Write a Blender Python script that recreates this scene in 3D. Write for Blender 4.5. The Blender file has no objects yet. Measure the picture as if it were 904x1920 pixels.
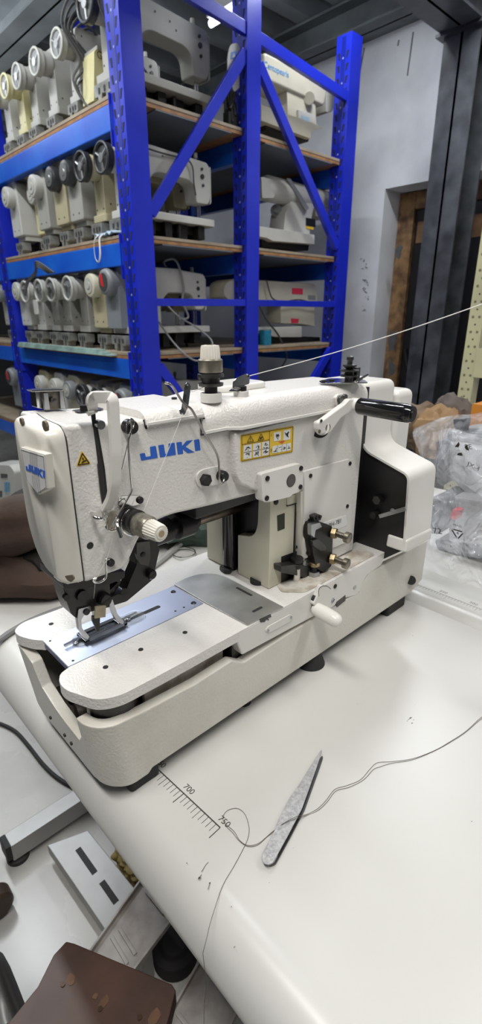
import bpy, bmesh, math, random
from mathutils import Vector, Matrix
random.seed(7)
TZ = 0.78                      # table height above the floor
sc = bpy.context.scene
col = sc.collection
# ---------------------------------------------------------------- camera
YAW, PIT, ROL, FPX = math.radians(46.71), math.radians(21.14), math.radians(.12), 958.0
CAM = Vector((0, 0, .43))      # relative to the table top
fw = Vector((math.cos(YAW)*math.cos(PIT), math.sin(YAW)*math.cos(PIT), -math.sin(PIT)))
rt = Vector((math.sin(YAW), -math.cos(YAW), 0)); dn = fw.cross(rt)
r2 = rt*math.cos(ROL)+dn*math.sin(ROL); d2 = -rt*math.sin(ROL)+dn*math.cos(ROL)
def A(px, py, ax, v):
    """a point of the photographed place on the plane axis=v (0 X, 1 Y, 2 Z above the table)"""
    d = r2*(px-452)+d2*(py-960)+fw*FPX
    return CAM+d*((v-CAM[ax])/d[ax])
def PX(v, *p): return [A(a, b, 0, v) for a, b in p]
def PY(v, *p): return [A(a, b, 1, v) for a, b in p]
def PZ(v, *p): return [A(a, b, 2, v) for a, b in p]
cd = bpy.data.cameras.new('camera'); cam = bpy.data.objects.new('camera', cd); col.objects.link(cam)
m = Matrix.Identity(4)
for i in range(3): m[i][0], m[i][1], m[i][2] = r2[i], -d2[i], -fw[i]
m.translation = CAM+Vector((0, 0, TZ)); cam.matrix_world = m
cd.sensor_fit = 'VERTICAL'; cd.sensor_height = 24; cd.lens = 24*FPX/1920; cd.clip_start = .01
cd.dof.use_dof = True; cd.dof.focus_distance = .52; cd.dof.aperture_fstop = 6.5
sc.camera = cam
# ---------------------------------------------------------------- materials
MT = {}
def mat(n, c, r=.5, metal=0, bump=0, bs=300, var=0, vs=20, c2=None, spec=.5, em=None, alpha=1, trans=0, coat=0, vd=2, lo=.35, hi=.65, rv=0):
    if n in MT: return MT[n]
    m = bpy.data.materials.new(n); m.use_nodes = True; nt = m.node_tree; b = nt.nodes['Principled BSDF']
    b.inputs['Base Color'].default_value = (*c, 1); b.inputs['Roughness'].default_value = r
    b.inputs['Metallic'].default_value = metal; b.inputs['Specular IOR Level'].default_value = spec
    b.inputs['Alpha'].default_value = alpha; b.inputs['Transmission Weight'].default_value = trans; b.inputs['Coat Weight'].default_value = coat
    tc = nt.nodes.new('ShaderNodeTexCoord')
    if var or c2:
        n1 = nt.nodes.new('ShaderNodeTexNoise'); n1.inputs['Scale'].default_value = vs; n1.inputs['Detail'].default_value = vd+3
        nt.links.new(tc.outputs['Object'], n1.inputs['Vector'])
        cr = nt.nodes.new('ShaderNodeValToRGB'); e = cr.color_ramp.elements
        e[0].position, e[1].position = lo, hi
        cc = c2 or tuple(x*(1-var) for x in c)
        e[0].color, e[1].color = (*cc, 1), (*c, 1)
        nt.links.new(n1.outputs['Fac'], cr.inputs['Fac']); nt.links.new(cr.outputs['Color'], b.inputs['Base Color'])
        if rv:
            mr = nt.nodes.new('ShaderNodeMapRange'); mr.inputs['To Min'].default_value = r-rv; mr.inputs['To Max'].default_value = r+rv
            nt.links.new(n1.outputs['Fac'], mr.inputs['Value']); nt.links.new(mr.outputs['Result'], b.inputs['Roughness'])
    if bump:
        n2 = nt.nodes.new('ShaderNodeTexNoise'); n2.inputs['Scale'].default_value = bs; n2.inputs['Detail'].default_value = 2
        nt.links.new(tc.outputs['Object'], n2.inputs['Vector'])
        bp = nt.nodes.new('ShaderNodeBump'); bp.inputs['Strength'].default_value = bump; bp.inputs['Distance'].default_value = .001
        nt.links.new(n2.outputs['Fac'], bp.inputs['Height']); nt.links.new(bp.outputs['Normal'], b.inputs['Normal'])
    if em:
        b.inputs['Emission Color'].default_value = (*em[0], 1); b.inputs['Emission Strength'].default_value = em[1]
    MT[n] = m; return m
enamel = mat('white_enamel', (.76, .74, .705), .24, bump=.7, bs=430, var=.05, vs=9)
enamel_s = mat('smooth_enamel', (.76, .745, .705), .22, bump=.05, bs=200, var=.04, vs=9)
castm = mat('painted_cast_base', (.70, .68, .62), .36, bump=.45, bs=330, c2=(.62, .59, .52), vs=14, lo=.3, hi=.55)
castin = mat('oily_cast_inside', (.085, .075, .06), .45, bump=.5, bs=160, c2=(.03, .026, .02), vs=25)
dirty = mat('dusty_enamel', (.62, .59, .53), .5, bump=.6, bs=260, c2=(.42, .37, .30), vs=70, lo=.36, hi=.6)
cream = mat('cream_plastic', (.66, .63, .50), .36, bump=.12, bs=350, var=.06, vs=12)
ivory = mat('ivory_plastic', (.73, .705, .635), .3, bump=.08, bs=350, var=.05, vs=10)
knobm = mat('knob_plastic', (.77, .74, .66), .42)
chrome = mat('chrome', (.75, .74, .72), .14, 1, bump=.05, bs=90)
steel = mat('brushed_steel', (.50, .51, .53), .34, 1, bump=.06, bs=500, var=.12, vs=30)
plate_m = mat('blue_lit_plate_steel', (.66, .71, .84), .42, 1, bump=.04, bs=400, var=.05, vs=15)  # bluish light on the plate is tinted into the steel colour
slide_m = mat('worn_slide_plate', (.60, .60, .58), .5, 1, bump=.08, bs=200, var=.3, vs=18, rv=.08)
dsteel = mat('dark_steel', (.10, .098, .095), .38, .8, bump=.3, bs=220, var=.3, vs=40)
black = mat('black_oxide', (.018, .017, .017), .35, .3, bump=.1, bs=300)
blackp = mat('gloss_black_plastic', (.008, .008, .009), .12, coat=.3)
blackr = mat('matt_black_plate', (.012, .012, .013), .42, bump=.15, bs=120)
rubber = mat('black_rubber', (.02, .02, .02), .7)
brass = mat('worn_brass', (.42, .33, .20), .4, 1, bump=.3, bs=200, var=.3, vs=60)
bronze = mat('bronze_knob', (.30, .27, .22), .4, 1, bump=.3, bs=250, var=.25, vs=60)
barrelm = mat('oily_barrel', (.36, .34, .29), .4, .7, bump=.3, bs=200, c2=(.17, .15, .12), vs=120)
jblue = mat('logo_blue', (.02, .12, .56), .35)
yel = mat('sticker_yellow', (.83, .54, .03), .4)
stk = mat('sticker_black', (.02, .015, .01), .5)
stw = mat('sticker_white', (.78, .78, .76), .45)
stred = mat('sticker_red', (.65, .10, .05), .45)
laminate = mat('white_laminate', (.585, .58, .553), .3, bump=.05, bs=60, var=.06, vs=5, rv=.05)
inkm = mat('ruler_ink', (.06, .06, .055), .5)
scuff = mat('scuff_mark', (.14, .13, .12), .6)
greytext = mat('faded_ink', (.2, .2, .2), .6)
threadw = mat('white_thread', (.82, .8, .76), .6)
threadb = mat('brown_thread', (.11, .085, .07), .7)
blue = mat('blue_rack_paint', (.012, .026, .52), .3, bump=.15, bs=60, var=.2, vs=6, rv=.06)
blue2 = mat('blue_beam_paint', (.008, .07, .50), .28, bump=.1, bs=60, c2=(.015, .14, .62), vs=4)
holem = mat('slot_dark', (.004, .006, .03), .7)
# ---------------------------------------------------------------- builder
class B:
    def __init__(s): s.bm = bmesh.new()
    def prism(s, pts, vec):
        vec = Vector(vec); a = [s.bm.verts.new(p) for p in pts]; b = [s.bm.verts.new(Vector(p)+vec) for p in pts]
        n = len(a); s.bm.faces.new(a); s.bm.faces.new(b[::-1])
        for i in range(n): s.bm.faces.new((a[i], b[i], b[(i+1) % n], a[(i+1) % n]))
        return s
    def box(s, x0, x1, y0, y1, z0, z1):
        return s.prism([(x0, y0, z0), (x1, y0, z0), (x1, y1, z0), (x0, y1, z0)], (0, 0, z1-z0))
    def loft(s, rings, cap=True, closed=False):
        R = [[s.bm.verts.new(p) for p in r] for r in rings]; n = len(R[0])
        for k in range(len(R) if closed else len(R)-1):
            a, b = R[k], R[(k+1) % len(R)]
            for i in range(n): s.bm.faces.new((a[i], a[(i+1) % n], b[(i+1) % n], b[i]))
        if cap and not closed: s.bm.faces.new(R[0][::-1]); s.bm.faces.new(R[-1])
        return s
    def cyl(s, p0, p1, r, r1=None, n=20, prof=None, ridge=0):
        """prof: [(t, radius)] along p0->p1"""
        p0, p1 = Vector(p0), Vector(p1); d = p1-p0; u = d.orthogonal().normalized(); v = d.normalized().cross(u)
        if prof is None: prof = [(0, r), (1, r if r1 is None else r1)]
        s.loft([[p0+d*t+(u*math.cos(6.28318*i/n)+v*math.sin(6.28318*i/n))*(q*(1-(ridge if i % 2 else 0))) for i in range(n)] for t, q in prof])
        return s
    def tube(s, path, r, n=8, closed=False, w=None, up=None):
        """round tube, or with w a flat bar of half-sizes r (along up) and w"""
        P = [Vector(p) for p in path]; rings = []
        pu = None
        for i, p in enumerate(P):
            if closed: t = P[(i+1) % len(P)]-P[i-1]
            else: t = P[min(i+1, len(P)-1)]-P[max(i-1, 0)]
            t.normalize()
            if up is not None: u = Vector(up)-t*Vector(up).dot(t)
            elif pu is None: u = t.orthogonal()
            else: u = pu-t*pu.dot(t)
            u.normalize(); pu = u; v = t.cross(u)
            if w is None: rings.append([p+(u*math.cos(6.28318*k/n)+v*math.sin(6.28318*k/n))*r for k in range(n)])
            else: rings.append([p+u*a*r+v*b*w for a, b in ((-1, -1), (1, -1), (1, 1), (-1, 1))])
        s.loft(rings, closed=closed); return s
    def ball(s, c, r, sx=1, sy=1, sz=1, n=2):
        bmesh.ops.create_icosphere(s.bm, subdivisions=n, radius=r, matrix=Matrix.Translation(c) @ Matrix.Diagonal((sx, sy, sz, 1))); return s
    def ring(s, c, ax, R, r, n=20, k=8, a0=0, a1=6.28318):
        ax = Vector(ax).normalized(); u = ax.orthogonal().normalized(); v = ax.cross(u); full = abs(a1-a0) > 6.2
        N = n if full else n+1
        s.tube([Vector(c)+(u*math.cos(a0+(a1-a0)*i/n)+v*math.sin(a0+(a1-a0)*i/n))*R for i in range(N)], r, k, closed=full); return s
    def build(s, name, m, parent=None, bevel=0, seg=2, ang=30, rel=None, kind=None, label=None, flat=False, local=False):
        bm = s.bm; bmesh.ops.recalc_face_normals(bm, faces=bm.faces)
        if bevel:
            es = [e for e in bm.edges if len(e.link_faces) == 2 and e.calc_face_angle(0) > math.radians(ang)]
            if es: bmesh.ops.bevel(bm, geom=es, offset=bevel, segments=seg, affect='EDGES', clamp_overlap=True, profile=.5)
        me = bpy.data.meshes.new(name); o = bpy.data.objects.new(name, me); col.objects.link(o)
        off = Vector((0, 0, -TZ)) if rel is None else -Vector(rel)
        if parent is not None:
            o.parent = parent; q = parent; base = Vector()
            while q is not None: base += q.location; q = q.parent
            off = -base + (Vector((0, 0, TZ)) if rel is None else Vector())
            if local: off = Vector()
        else:
            xs = [v.co for v in bm.verts]
            c = Vector(((min(v.x for v in xs)+max(v.x for v in xs))/2, (min(v.y for v in xs)+max(v.y for v in xs))/2, min(v.z for v in xs)))
            o.location = c+(Vector((0, 0, TZ)) if rel is None else Vector()); off = -c
        bmesh.ops.translate(bm, verts=bm.verts, vec=off)
        bm.to_mesh(me); bm.free()
        if not flat:
            me.shade_smooth(); me.set_sharp_from_angle(angle=math.radians(38))
        for k in (m if isinstance(m, (list, tuple)) else [m]): me.materials.append(k)
        if bevel and not flat:
            wn = o.modifiers.new('weighted', 'WEIGHTED_NORMAL'); wn.keep_sharp = True; wn.weight = 80
        if kind: o['kind'] = kind
        if label: o['label'] = label
        return o
def rnd(pts, r, n=4):
    """round the corners of a polygon; r one radius or a list"""
    out = []; N = len(pts)
    for i in range(N):
        p = Vector(pts[i]); a = Vector(pts[i-1])-p; b = Vector(pts[(i+1) % N])-p
        q = r[i] if isinstance(r, (list, tuple)) else r
        q = min(q, a.length*.49, b.length*.49)
        if q < 1e-5: out.append(p); continue
        s, e = p+a.normalized()*q, p+b.normalized()*q
        for k in range(n+1):
            t = k/n; out.append(s*(1-t)**2+p*2*t*(1-t)+e*t*t)
    return out
def spl(pts, k=6):
    """Catmull-Rom through points"""
    P = [Vector(p) for p in pts]; P = [P[0]*2-P[1]]+P+[P[-1]*2-P[-2]]; out = []
    for i in range(1, len(P)-2):
        for j in range(k):
            t = j/k; a, b, c, d = P[i-1:i+3]
            out.append(.5*((2*b)+(c-a)*t+(2*a-5*b+4*c-d)*t*t+(3*b-a-3*c+d)*t**3))
    out.append(P[-2]); return out
def tag(o, label, cat, group=None, kind=None):
    o['label'] = label; o['category'] = cat
    if group: o['group'] = group
    if kind: o['kind'] = kind
    return o
def empty(name, loc, label=None, cat=None, group=None, world=False):
    o = bpy.data.objects.new(name, None); o.empty_display_size = .05
    o.location = Vector(loc)+(Vector() if world else Vector((0, 0, TZ))); col.objects.link(o)
    if label: tag(o, label, cat, group)
    return o
def text(name, s, size, m, mtx, parent, ext=.0003, align='CENTER', bold=0):
    """real letters: a text curve turned into a mesh and laid at mtx (relative to the table top)"""
    cu = bpy.data.curves.new(name, 'FONT'); cu.body = s; cu.size = size; cu.extrude = ext; cu.align_x = align; cu.align_y = 'CENTER'; cu.offset = bold
    t = bpy.data.objects.new('tmp', cu); col.objects.link(t)
    dg = bpy.context.evaluated_depsgraph_get(); me = bpy.data.meshes.new_from_object(t.evaluated_get(dg)); bpy.data.objects.remove(t)
    me.transform(mtx); base = Vector((0, 0, -TZ)); q = parent
    while q is not None: base += q.location; q = q.parent
    me.transform(Matrix.Translation(-base)); me.materials.clear(); me.materials.append(m)
    o = bpy.data.objects.new(name, me); col.objects.link(o); o.parent = parent; return o
def frame(o, x, y):
    """matrix with local x along x, local y along y"""
    x = Vector(x).normalized(); z = x.cross(Vector(y)).normalized(); y = z.cross(x)
    m = Matrix.Identity(4)
    for i in range(3): m[i][0], m[i][1], m[i][2] = x[i], y[i], z[i]
    m.translation = o; return m
# ================================================================ room
FL = -TZ
XW = 3.1                        # the plastered wall
floor_m = mat('concrete_floor', (.50, .49, .46), .28, bump=.1, bs=30, c2=(.36, .35, .33), vs=3.5, lo=.3, hi=.7, rv=.08)
wall_m = mat('whitewashed_plaster', (.70, .71, .75), .8, bump=.5, bs=25, c2=(.52, .53, .57), vs=2.6, lo=.35, hi=.6)
deck_m = mat('galvanised_deck', (.40, .43, .45), .42, .5, var=.4, vs=3)
gird_m = mat('grey_girder_paint', (.15, .17, .18), .45, .2, bump=.1, bs=40, c2=(.09, .10, .105), vs=5)
cold = mat('column_grey_paint', (.075, .08, .09), .42, .1, bump=.3, bs=30, c2=(.03, .032, .036), vs=9, rv=.1)
o = B().box(-3, XW+1.2, -2.5, 7, FL-.1, FL).build('floor', floor_m); o['kind'] = 'structure'
# wall with door opening, built of blocks round the hole
zt = A(700, 75, 0, XW)[2]
dj = A(722, 360, 0, XW); djb = dj[1]; dtop = A(745, 350, 0, XW)[2]
b = B()
b.box(XW, XW+.25, djb, 7, FL, zt+.6).box(XW, XW+.25, -2.5, .55, FL, zt+.6).box(XW, XW+.25, .55, djb, dtop, zt+.6)
o = b.build('wall_right', wall_m, ang=80); o['kind'] = 'structure'
o = B().box(-3, XW+.25, 6.9, 7.1, FL, zt+.6).build('wall_back', mat('shade_toned_wall', (.05, .052, .055), .8)); o['kind'] = 'structure'  # colour darkened to stand in for the darkness behind the stored machines
# corrugated deck: ribs along X
prof = []; y = -2.5; zc = zt+.24
while y < 7:
    prof += [(y, zc), (y+.13, zc), (y+.15, zc-.085), (y+.25, zc-.085), (y+.27, zc)]; y += .27
b = B(); lo_ = [Vector((-3, a, c)) for a, c in prof]; hi_ = [Vector((XW+.25, a, c)) for a, c in prof]
V0 = [b.bm.verts.new(p) for p in lo_]; V1 = [b.bm.verts.new(p) for p in hi_]
V2 = [b.bm.verts.new(p+Vector((0, 0, .01))) for p in lo_]; V3 = [b.bm.verts.new(p+Vector((0, 0, .01))) for p in hi_]
for i in range(len(V0)-1):
    if (V0[i].co-V0[i+1].co).length < 1e-6: continue
    b.bm.faces.new((V0[i], V1[i], V1[i+1], V0[i+1])); b.bm.faces.new((V2[i], V2[i+1], V3[i+1], V3[i]))
o = b.build('ceiling', deck_m, flat=True); o['kind'] = 'structure'
# steel beam along the wall head, over the plaster
def ibeam(b, axis, a0, a1, c, z0, h, w, t=.012):
    for (u0, u1, v0, v1) in ((-w/2, w/2, 0, t), (-w/2, w/2, h-t, h), (-t/2, t/2, 0, h)):
        if axis == 0: b.box(a0, a1, c+u0, c+u1, z0+v0, z0+v1)
        else: b.box(c+u0, c+u1, a0, a1, z0+v0, z0+v1)
b = B(); ibeam(b, 1, -2.5, 6.9, XW-.09, zt, .15, .17)
tag(b.build('steel_beam', gird_m), 'dark steel beam running along the head of the white wall', 'beam')
XC0, XC1 = XW-.26, XW-.06
pc = A(833, 72, 0, XC0); ct = pc[2]; yc1 = pc[1]; yc0 = A(873, 85, 0, XC0)[1]
b = B(); hw = .09; ycm = yc1-hw
b.box(XC0, XC0+.012, ycm-hw, ycm+hw, FL, ct).box(XC1-.012, XC1, ycm-hw, ycm+hw, FL, ct).box(XC0, XC1, ycm-.006, ycm+.006, FL, ct)
c_ = empty('steel_column', ((XC0+XC1)/2, ycm, FL), 'dark grey painted steel H column standing before the wall and door', 'column')
b.build('shaft', cold, c_)
B().box(XC0-.03, XC1+.03, ycm-hw-.03, ycm+hw+.03, ct, ct+.014).build('cap_plate', cold, c_)
B().box(XC0-.04, XC1+.04, ycm-hw-.05, ycm+hw+.05, FL, FL+.02).build('base_plate', cold, c_)
b = B(); ibeam(b, 0, -2.5, XC1+.03, ycm, ct+.014, zt+.15-ct-.014, .2)
tag(b.build('ceiling_beam', cold), 'dark steel beam passing overhead and resting on the column', 'beam')
# far girder at upper left, along Y
gz = zt+.0; ga = A(20, 80, 2, gz)
b = B(); ibeam(b, 1, .3, 6.9, ga[0]+.02, gz, .15, .2)
tag(b.build('ceiling_girder', mat('pale_girder', (.40, .44, .46), .5, .2, var=.3, vs=4)), 'grey ceiling girder crossing the upper left corner above the machines', 'beam')
# tube light seen over the rack
la = A(395, 45, 2, zt+.08); lb_ = A(470, -6, 2, zt+.08)
L_ = empty('tube_light', (la[0], (la[1]+lb_[1])/2, zt+.08), 'long white fluorescent tube light hung under the deck above the rack', 'light')
B().cyl((la[0], lb_[1]-.5, zt+.08), (la[0], la[1], zt+.08), .018, n=12).build('tube', mat('lit_tube', (1, 1, 1), .5, em=((.9, .95, 1), 5)), L_)
B().box(la[0]-.03, la[0]+.03, lb_[1]-.5, la[1], zt+.10, zt+.156).build('batten', mat('white_batten', (.7, .7, .7), .5), L_)
# --- door
wood_f = mat('raw_door_timber', (.30, .17, .075), .6, bump=.5, bs=40, c2=(.10, .05, .025), vs=16)
doorm = mat('dark_door_planks', (.016, .014, .016), .45, bump=.4, bs=12, var=.5, vs=5)
dz = A(790, 340, 0, XW)[2]
D = empty('door_1', (XW+.2, (.55+djb)/2, FL)); D['kind'] = 'structure'
fx = XW+.17
jy = A(768, 480, 0, fx)[1]
b = B(); b.box(fx, fx+.07, jy+.0, djb-.002, FL, dtop-.005).box(fx, fx+.07, .56, .63, FL, dtop-.005)
b.build('door_frame', wood_f, D, bevel=.004)
ht = A(800, 385, 0, fx)[2]
B().box(fx+.003, fx+.065, .63, jy, ht-.01, dtop-.005).build('lintel', wood_f, D, bevel=.004)
b = B(); n = 8
for k in range(n):
    w = (jy-.63)/n; b.box(fx+.025, fx+.055, .63+k*w+.003, .63+(k+1)*w-.003, FL+.01, ht-.012)
b.build('door_planks', doorm, D, bevel=.003)
B().box(fx+.02, fx+.055, .66, jy-.02, ht-.20, ht-.08).build('cross_board', mat('brown_cross_board', (.22, .12, .055), .55, var=.4, vs=9), D, bevel=.003)
B().tube([A(760, 655, 0, fx+.01), A(764, 690, 0, fx+.01)], .012, 8).build('door_handle', black, D)
# plaster reveal lost chips
for k, (p, r) in enumerate((((735, 640), 20), ((733, 690), 14), ((748, 470), 12))):
    c0 = A(*p, 0, XW-.002); pts = []
    for i in range(11):
        a = i/11*6.283; q = r*.0028*random.uniform(.5, 1.1); pts.append(c0+Vector((0, math.cos(a)*q*.8, math.sin(a)*q*1.7)))
    tag(B().prism(pts, (.0018, 0, 0)).build('plaster_patch', mat('bare_render', (.10, .10, .105), .9, var=.3, vs=30)), ('dark bare patch on the plaster wall, %s' % ('at about the height of the thread', 'lowest of the patches by the door', 'highest patch beside the door jamb')[k]), 'wall patch')
for k, ((x0, y0), (x1, y1), w) in enumerate((((775, 60), (764, 142), .003), ((683, 90), (675, 135), .004), ((748, 75), (746, 86), .003))):
    o = B().tube([A(x0, y0, 0, XW-.002), A(x1, y1, 0, XW-.002)], .002, w=w, up=(1, 0, 0)).build('wall_streak', mat('drip_stain', (.16, .16, .18), .9))
    tag(o, ('long thin grey drip streak high on the white wall, nearest the column', 'short dark streak high on the wall, above the rack end', 'tiny dark tick at the top of the white wall')[k], 'stain')
# chalk writing on the wall
for k, s in enumerate(('个个月', '办·公')):
    pass
b = B()
for (x, y) in ((683, 488), (684, 500), (682, 522), (686, 532), (684, 545), (688, 558), (683, 578)):
    for q in range(3):
        x0, y0 = x+random.uniform(-5, 5), y+random.uniform(-4, 4)
        b.tube([A(x0, y0, 0, XW-.002), A(x0+random.uniform(-5, 6), y0+random.uniform(-4, 5), 0, XW-.002)], .0008, w=.0022, up=(1, 0, 0))
tag(b.build('wall_writing', mat('pencil', (.22, .23, .25), .9)), 'faint pencilled characters scrawled down the plaster beside the rack', 'writing', kind='stuff')
# ================================================================ blue rack
Y0 = 1.9
ply = mat('plywood_edge', (.36, .18, .07), .6, bump=.2, bs=40, c2=(.24, .11, .045), vs=22)
boardm = mat('shelf_board', (.36, .29, .21), .6, bump=.2, bs=30, var=.3, vs=8)
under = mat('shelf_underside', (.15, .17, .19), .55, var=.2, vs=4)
ztop = 1.70
LEV = [1.155, .70, .25, -.245, -.66]
X1, X2, X3 = (1.225, 1.317), (1.83, 1.912), (2.53, 2.62)
Yp = 3.22
def post(x0, x1, y0, y1, label, top=ztop):
    """rolled steel upright, open at the back, slots in both flanks and the aisle face"""
    P = empty('rack_upright', ((x0+x1)/2, (y0+y1)/2, FL), label, 'rack post', 'uprights of the blue rack')
    t = .004; b = B()
    pl = [(x0, y0), (x1, y0), (x1, y0+.02), (x1-t, y0+.02), (x1-t, y0+t), (x0+t, y0+t), (x0+t, y1-t), (x1-t, y1-t), (x1-t, y1-.02), (x1, y1-.02), (x1, y1), (x0, y1)]
    b.prism([Vector((a, c, FL)) for a, c in pl], (0, 0, top-FL)); b.build('channel', blue, P, bevel=.0015, seg=2)
    ym = (y0+y1)/2; b = B()
    b.prism([Vector((x0-.0007, a, FL+.02)) for a in (ym-.012, ym+.012)]+[Vector((x0-.0007, a, top-.01)) for a in (ym+.012, ym-.012)], (.0007, 0, 0))
    b.build('centre_groove', mat('blue_groove', (.004, .014, .26), .35), P)
    b = B(); z = FL+.06; k = 0
    while z < top-.03:                               # paired slanted keyholes
        for sgn in (-1, 1):
            y = ym+sgn*.024
            b.prism([Vector((x0-.001, y-.007+sgn*.003, z)), Vector((x0-.001, y+.007+sgn*.003, z)), Vector((x0-.001, y+.004-sgn*.003, z-.028)), Vector((x0-.001, y-.004-sgn*.003, z-.028))], (.0008, 0, 0))
        z += .05
    b.build('slots', holem, P, kind='stuff')
    b = B(); z = FL+.085
    while z < top-.03: b.cyl((x0-.0012, ym, z), (x0+.001, ym, z), .0045, n=8); z += .10
    b.build('rivet_holes', mat('bright_hole', (.25, .28, .6), .3), P, kind='stuff')
    B().box(x0-.03, x1+.01, y0-.012, y1+.012, FL, FL+.006).build('foot_plate', blue, P)
    return P
post(*X1, Y0, Y0+.09, 'blue slotted rack upright at the near aisle corner, left of the picture', 2.05)
post(*X2, Y0, Y0+.09, 'blue slotted rack upright in the middle of the rack end', 1.95)
post(*X3, Y0, Y0+.09, 'blue slotted rack upright nearest the plaster wall')
post(*X1, Yp, Yp+.09, 'blue slotted rack upright at the far end of the aisle face', 2.05)
post(*X2, Yp, Yp+.09, 'far middle blue rack upright glimpsed behind the stored machines', 1.95)
post(*X3, Yp, Yp+.09, 'far blue rack upright beside the wall, behind the stored machines')
# beams along Y with their end hooks
ORD = ('top', 'second', 'third', 'fourth', 'lowest')
def beam(x0, z1, h, y0, y1, label, m=blue2):
    Q = empty('rack_beam', (x0+.02, (y0+y1)/2, z1-h), label, 'rack beam', 'beams of the blue rack')
    B().prism([Vector(p) for p in ((x0, y0, z1-h), (x0, y0, z1-.028), (x0, y0, z1), (x0+.045, y0, z1), (x0+.045, y0, z1-h))], (0, y1-y0, 0)).build('box_section', m, Q, bevel=.004)
    for yy in (y0+.001, y1-.006):
        B().box(x0-.004, x0+.048, yy, yy+.005, z1-h-.05, z1+.03).build('end_bracket', blue, Q, bevel=.001)
    return Q
for i, z in enumerate(LEV):
    beam(X1[0]-.004, z, .085, Y0+.092, Yp-.002, 'blue aisle-side beam carrying the %s shelf' % ORD[i])
    beam(X2[0]+.02, z, .085, Y0+.092, Yp-.002, 'blue middle beam under the %s shelf, between the two bays' % ORD[i])
    beam(X3[0]+.02, z, .085, Y0+.092, Yp-.002, 'blue wall-side beam under the %s shelf' % ORD[i])
    if i < 4: beam(X1[0]-.004, z, .085, Yp+.092, 4.6, 'blue aisle-side beam of the far bay at the %s shelf' % ORD[i])
    # layered boards
    for nm, x0, x1, y0, y1, lb in (('shelf_board', X1[0]+.004, X2[0]+.04, Y0+.02, Yp+.07, 'near bay'), ('shelf_board', X2[0]+.045, X3[0]+.06, Y0+.02, Yp+.07, 'wall bay'), ('shelf_board', X1[0]+.004, X2[0]+.04, Yp+.075, 4.6, 'far bay')):
        if lb == 'far bay' and i == 4: continue
        # notch for the uprights: board stops between them
        S = empty(nm, ((x0+x1)/2, (y0+y1)/2, z), 'layered plywood shelf board, %s level of the %s' % (ORD[i], lb), 'shelf', 'plywood shelf boards')
        xa, xb = (x0, x1)
        if lb == 'near bay': pl = [(X1[1]+.002, Y0+.03), (X2[0]-.002, Y0+.03), (X2[0]-.002, Y0+.095), (x1, Y0+.095), (x1, Yp-.004), (X1[0]-.002, Yp-.004), (X1[0]-.002, Y0+.095), (X1[1]+.002, Y0+.095)]
        elif lb == 'wall bay': pl = [(X2[1]+.002, Y0+.03), (X3[0]-.002, Y0+.03), (X3[0]-.002, Y0+.095), (x1, Y0+.095), (x1, Yp-.004), (x0, Yp-.004), (x0, Y0+.095), (X2[1]+.002, Y0+.095)]
        else: pl = [(X1[0]-.002, Yp+.095), (x1, Yp+.095), (x1, 4.6), (X1[0]-.002, 4.6)]
        B().prism([Vector((a, c, z+.0005)) for a, c in pl], (0, 0, .0125)).build('lower_layer', ply, S, bevel=.0008)
        B().prism([Vector((a, c, z+.0155)) for a, c in pl], (0, 0, .0115)).build('upper_layer', [boardm, ply][i % 1], S, bevel=.0008)
        B().prism([Vector((a+(.002 if a < 1.5 else -.002), c, z+.012)) for a, c in pl], (0, 0, .004)).build('dark_seam', mat('seam', (.06, .035, .02), .8), S)
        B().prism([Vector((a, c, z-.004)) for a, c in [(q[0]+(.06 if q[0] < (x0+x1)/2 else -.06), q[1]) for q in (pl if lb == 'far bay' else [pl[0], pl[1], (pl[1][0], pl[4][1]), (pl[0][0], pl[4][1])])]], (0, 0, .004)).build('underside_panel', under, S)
SH = [z+.0275 for z in LEV]
# frame bracing in the plane of the rack end
def brace(p0, p1, label, w=.022):
    v = Vector(p1)-Vector(p0); n = Vector((0, 1, 0)); u = v.normalized().cross(n)
    b = B(); q = Vector(p0)
    b.prism([q+u*w+n*.001, q+u*(w-.004)+n*.03, q-u*(w-.004)+n*.03, q-u*w+n*.001], v)
    tag(b.build('rack_brace', blue, bevel=.002), label, 'rack brace', 'bracing struts of the blue rack')
yb = Y0+.004
brace((X1[1], yb, 1.55), (X2[0], yb, 1.515), 'blue top strut between the corner and middle uprights')
brace((X2[1], yb, 1.505), (X3[0], yb, 1.445), 'blue top strut between the middle and wall uprights')
brace((X1[1], yb, .800), (X2[0], yb, 1.435), 'blue diagonal strut rising to the right between corner and middle uprights')
brace((X2[1], yb, 1.42), (X3[0], yb, .77), 'blue diagonal strut falling to the right toward the wall upright')
brace((X1[1], yb, .478), (X2[0], yb, .482), 'blue level strut across the third shelf machines, left half', .015)
brace((X2[1], yb, .482), (X3[0], yb, .482), 'blue level strut across the third shelf machines, right half', .015)
brace((X1[1], yb, .22), (X2[0], yb, -.42), 'blue diagonal strut falling behind the sewing machine knob')
brace((X3[0], yb, .24), (X2[1], yb, -.42), 'blue diagonal strut below the third shelf beside the wall', .022)
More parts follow.
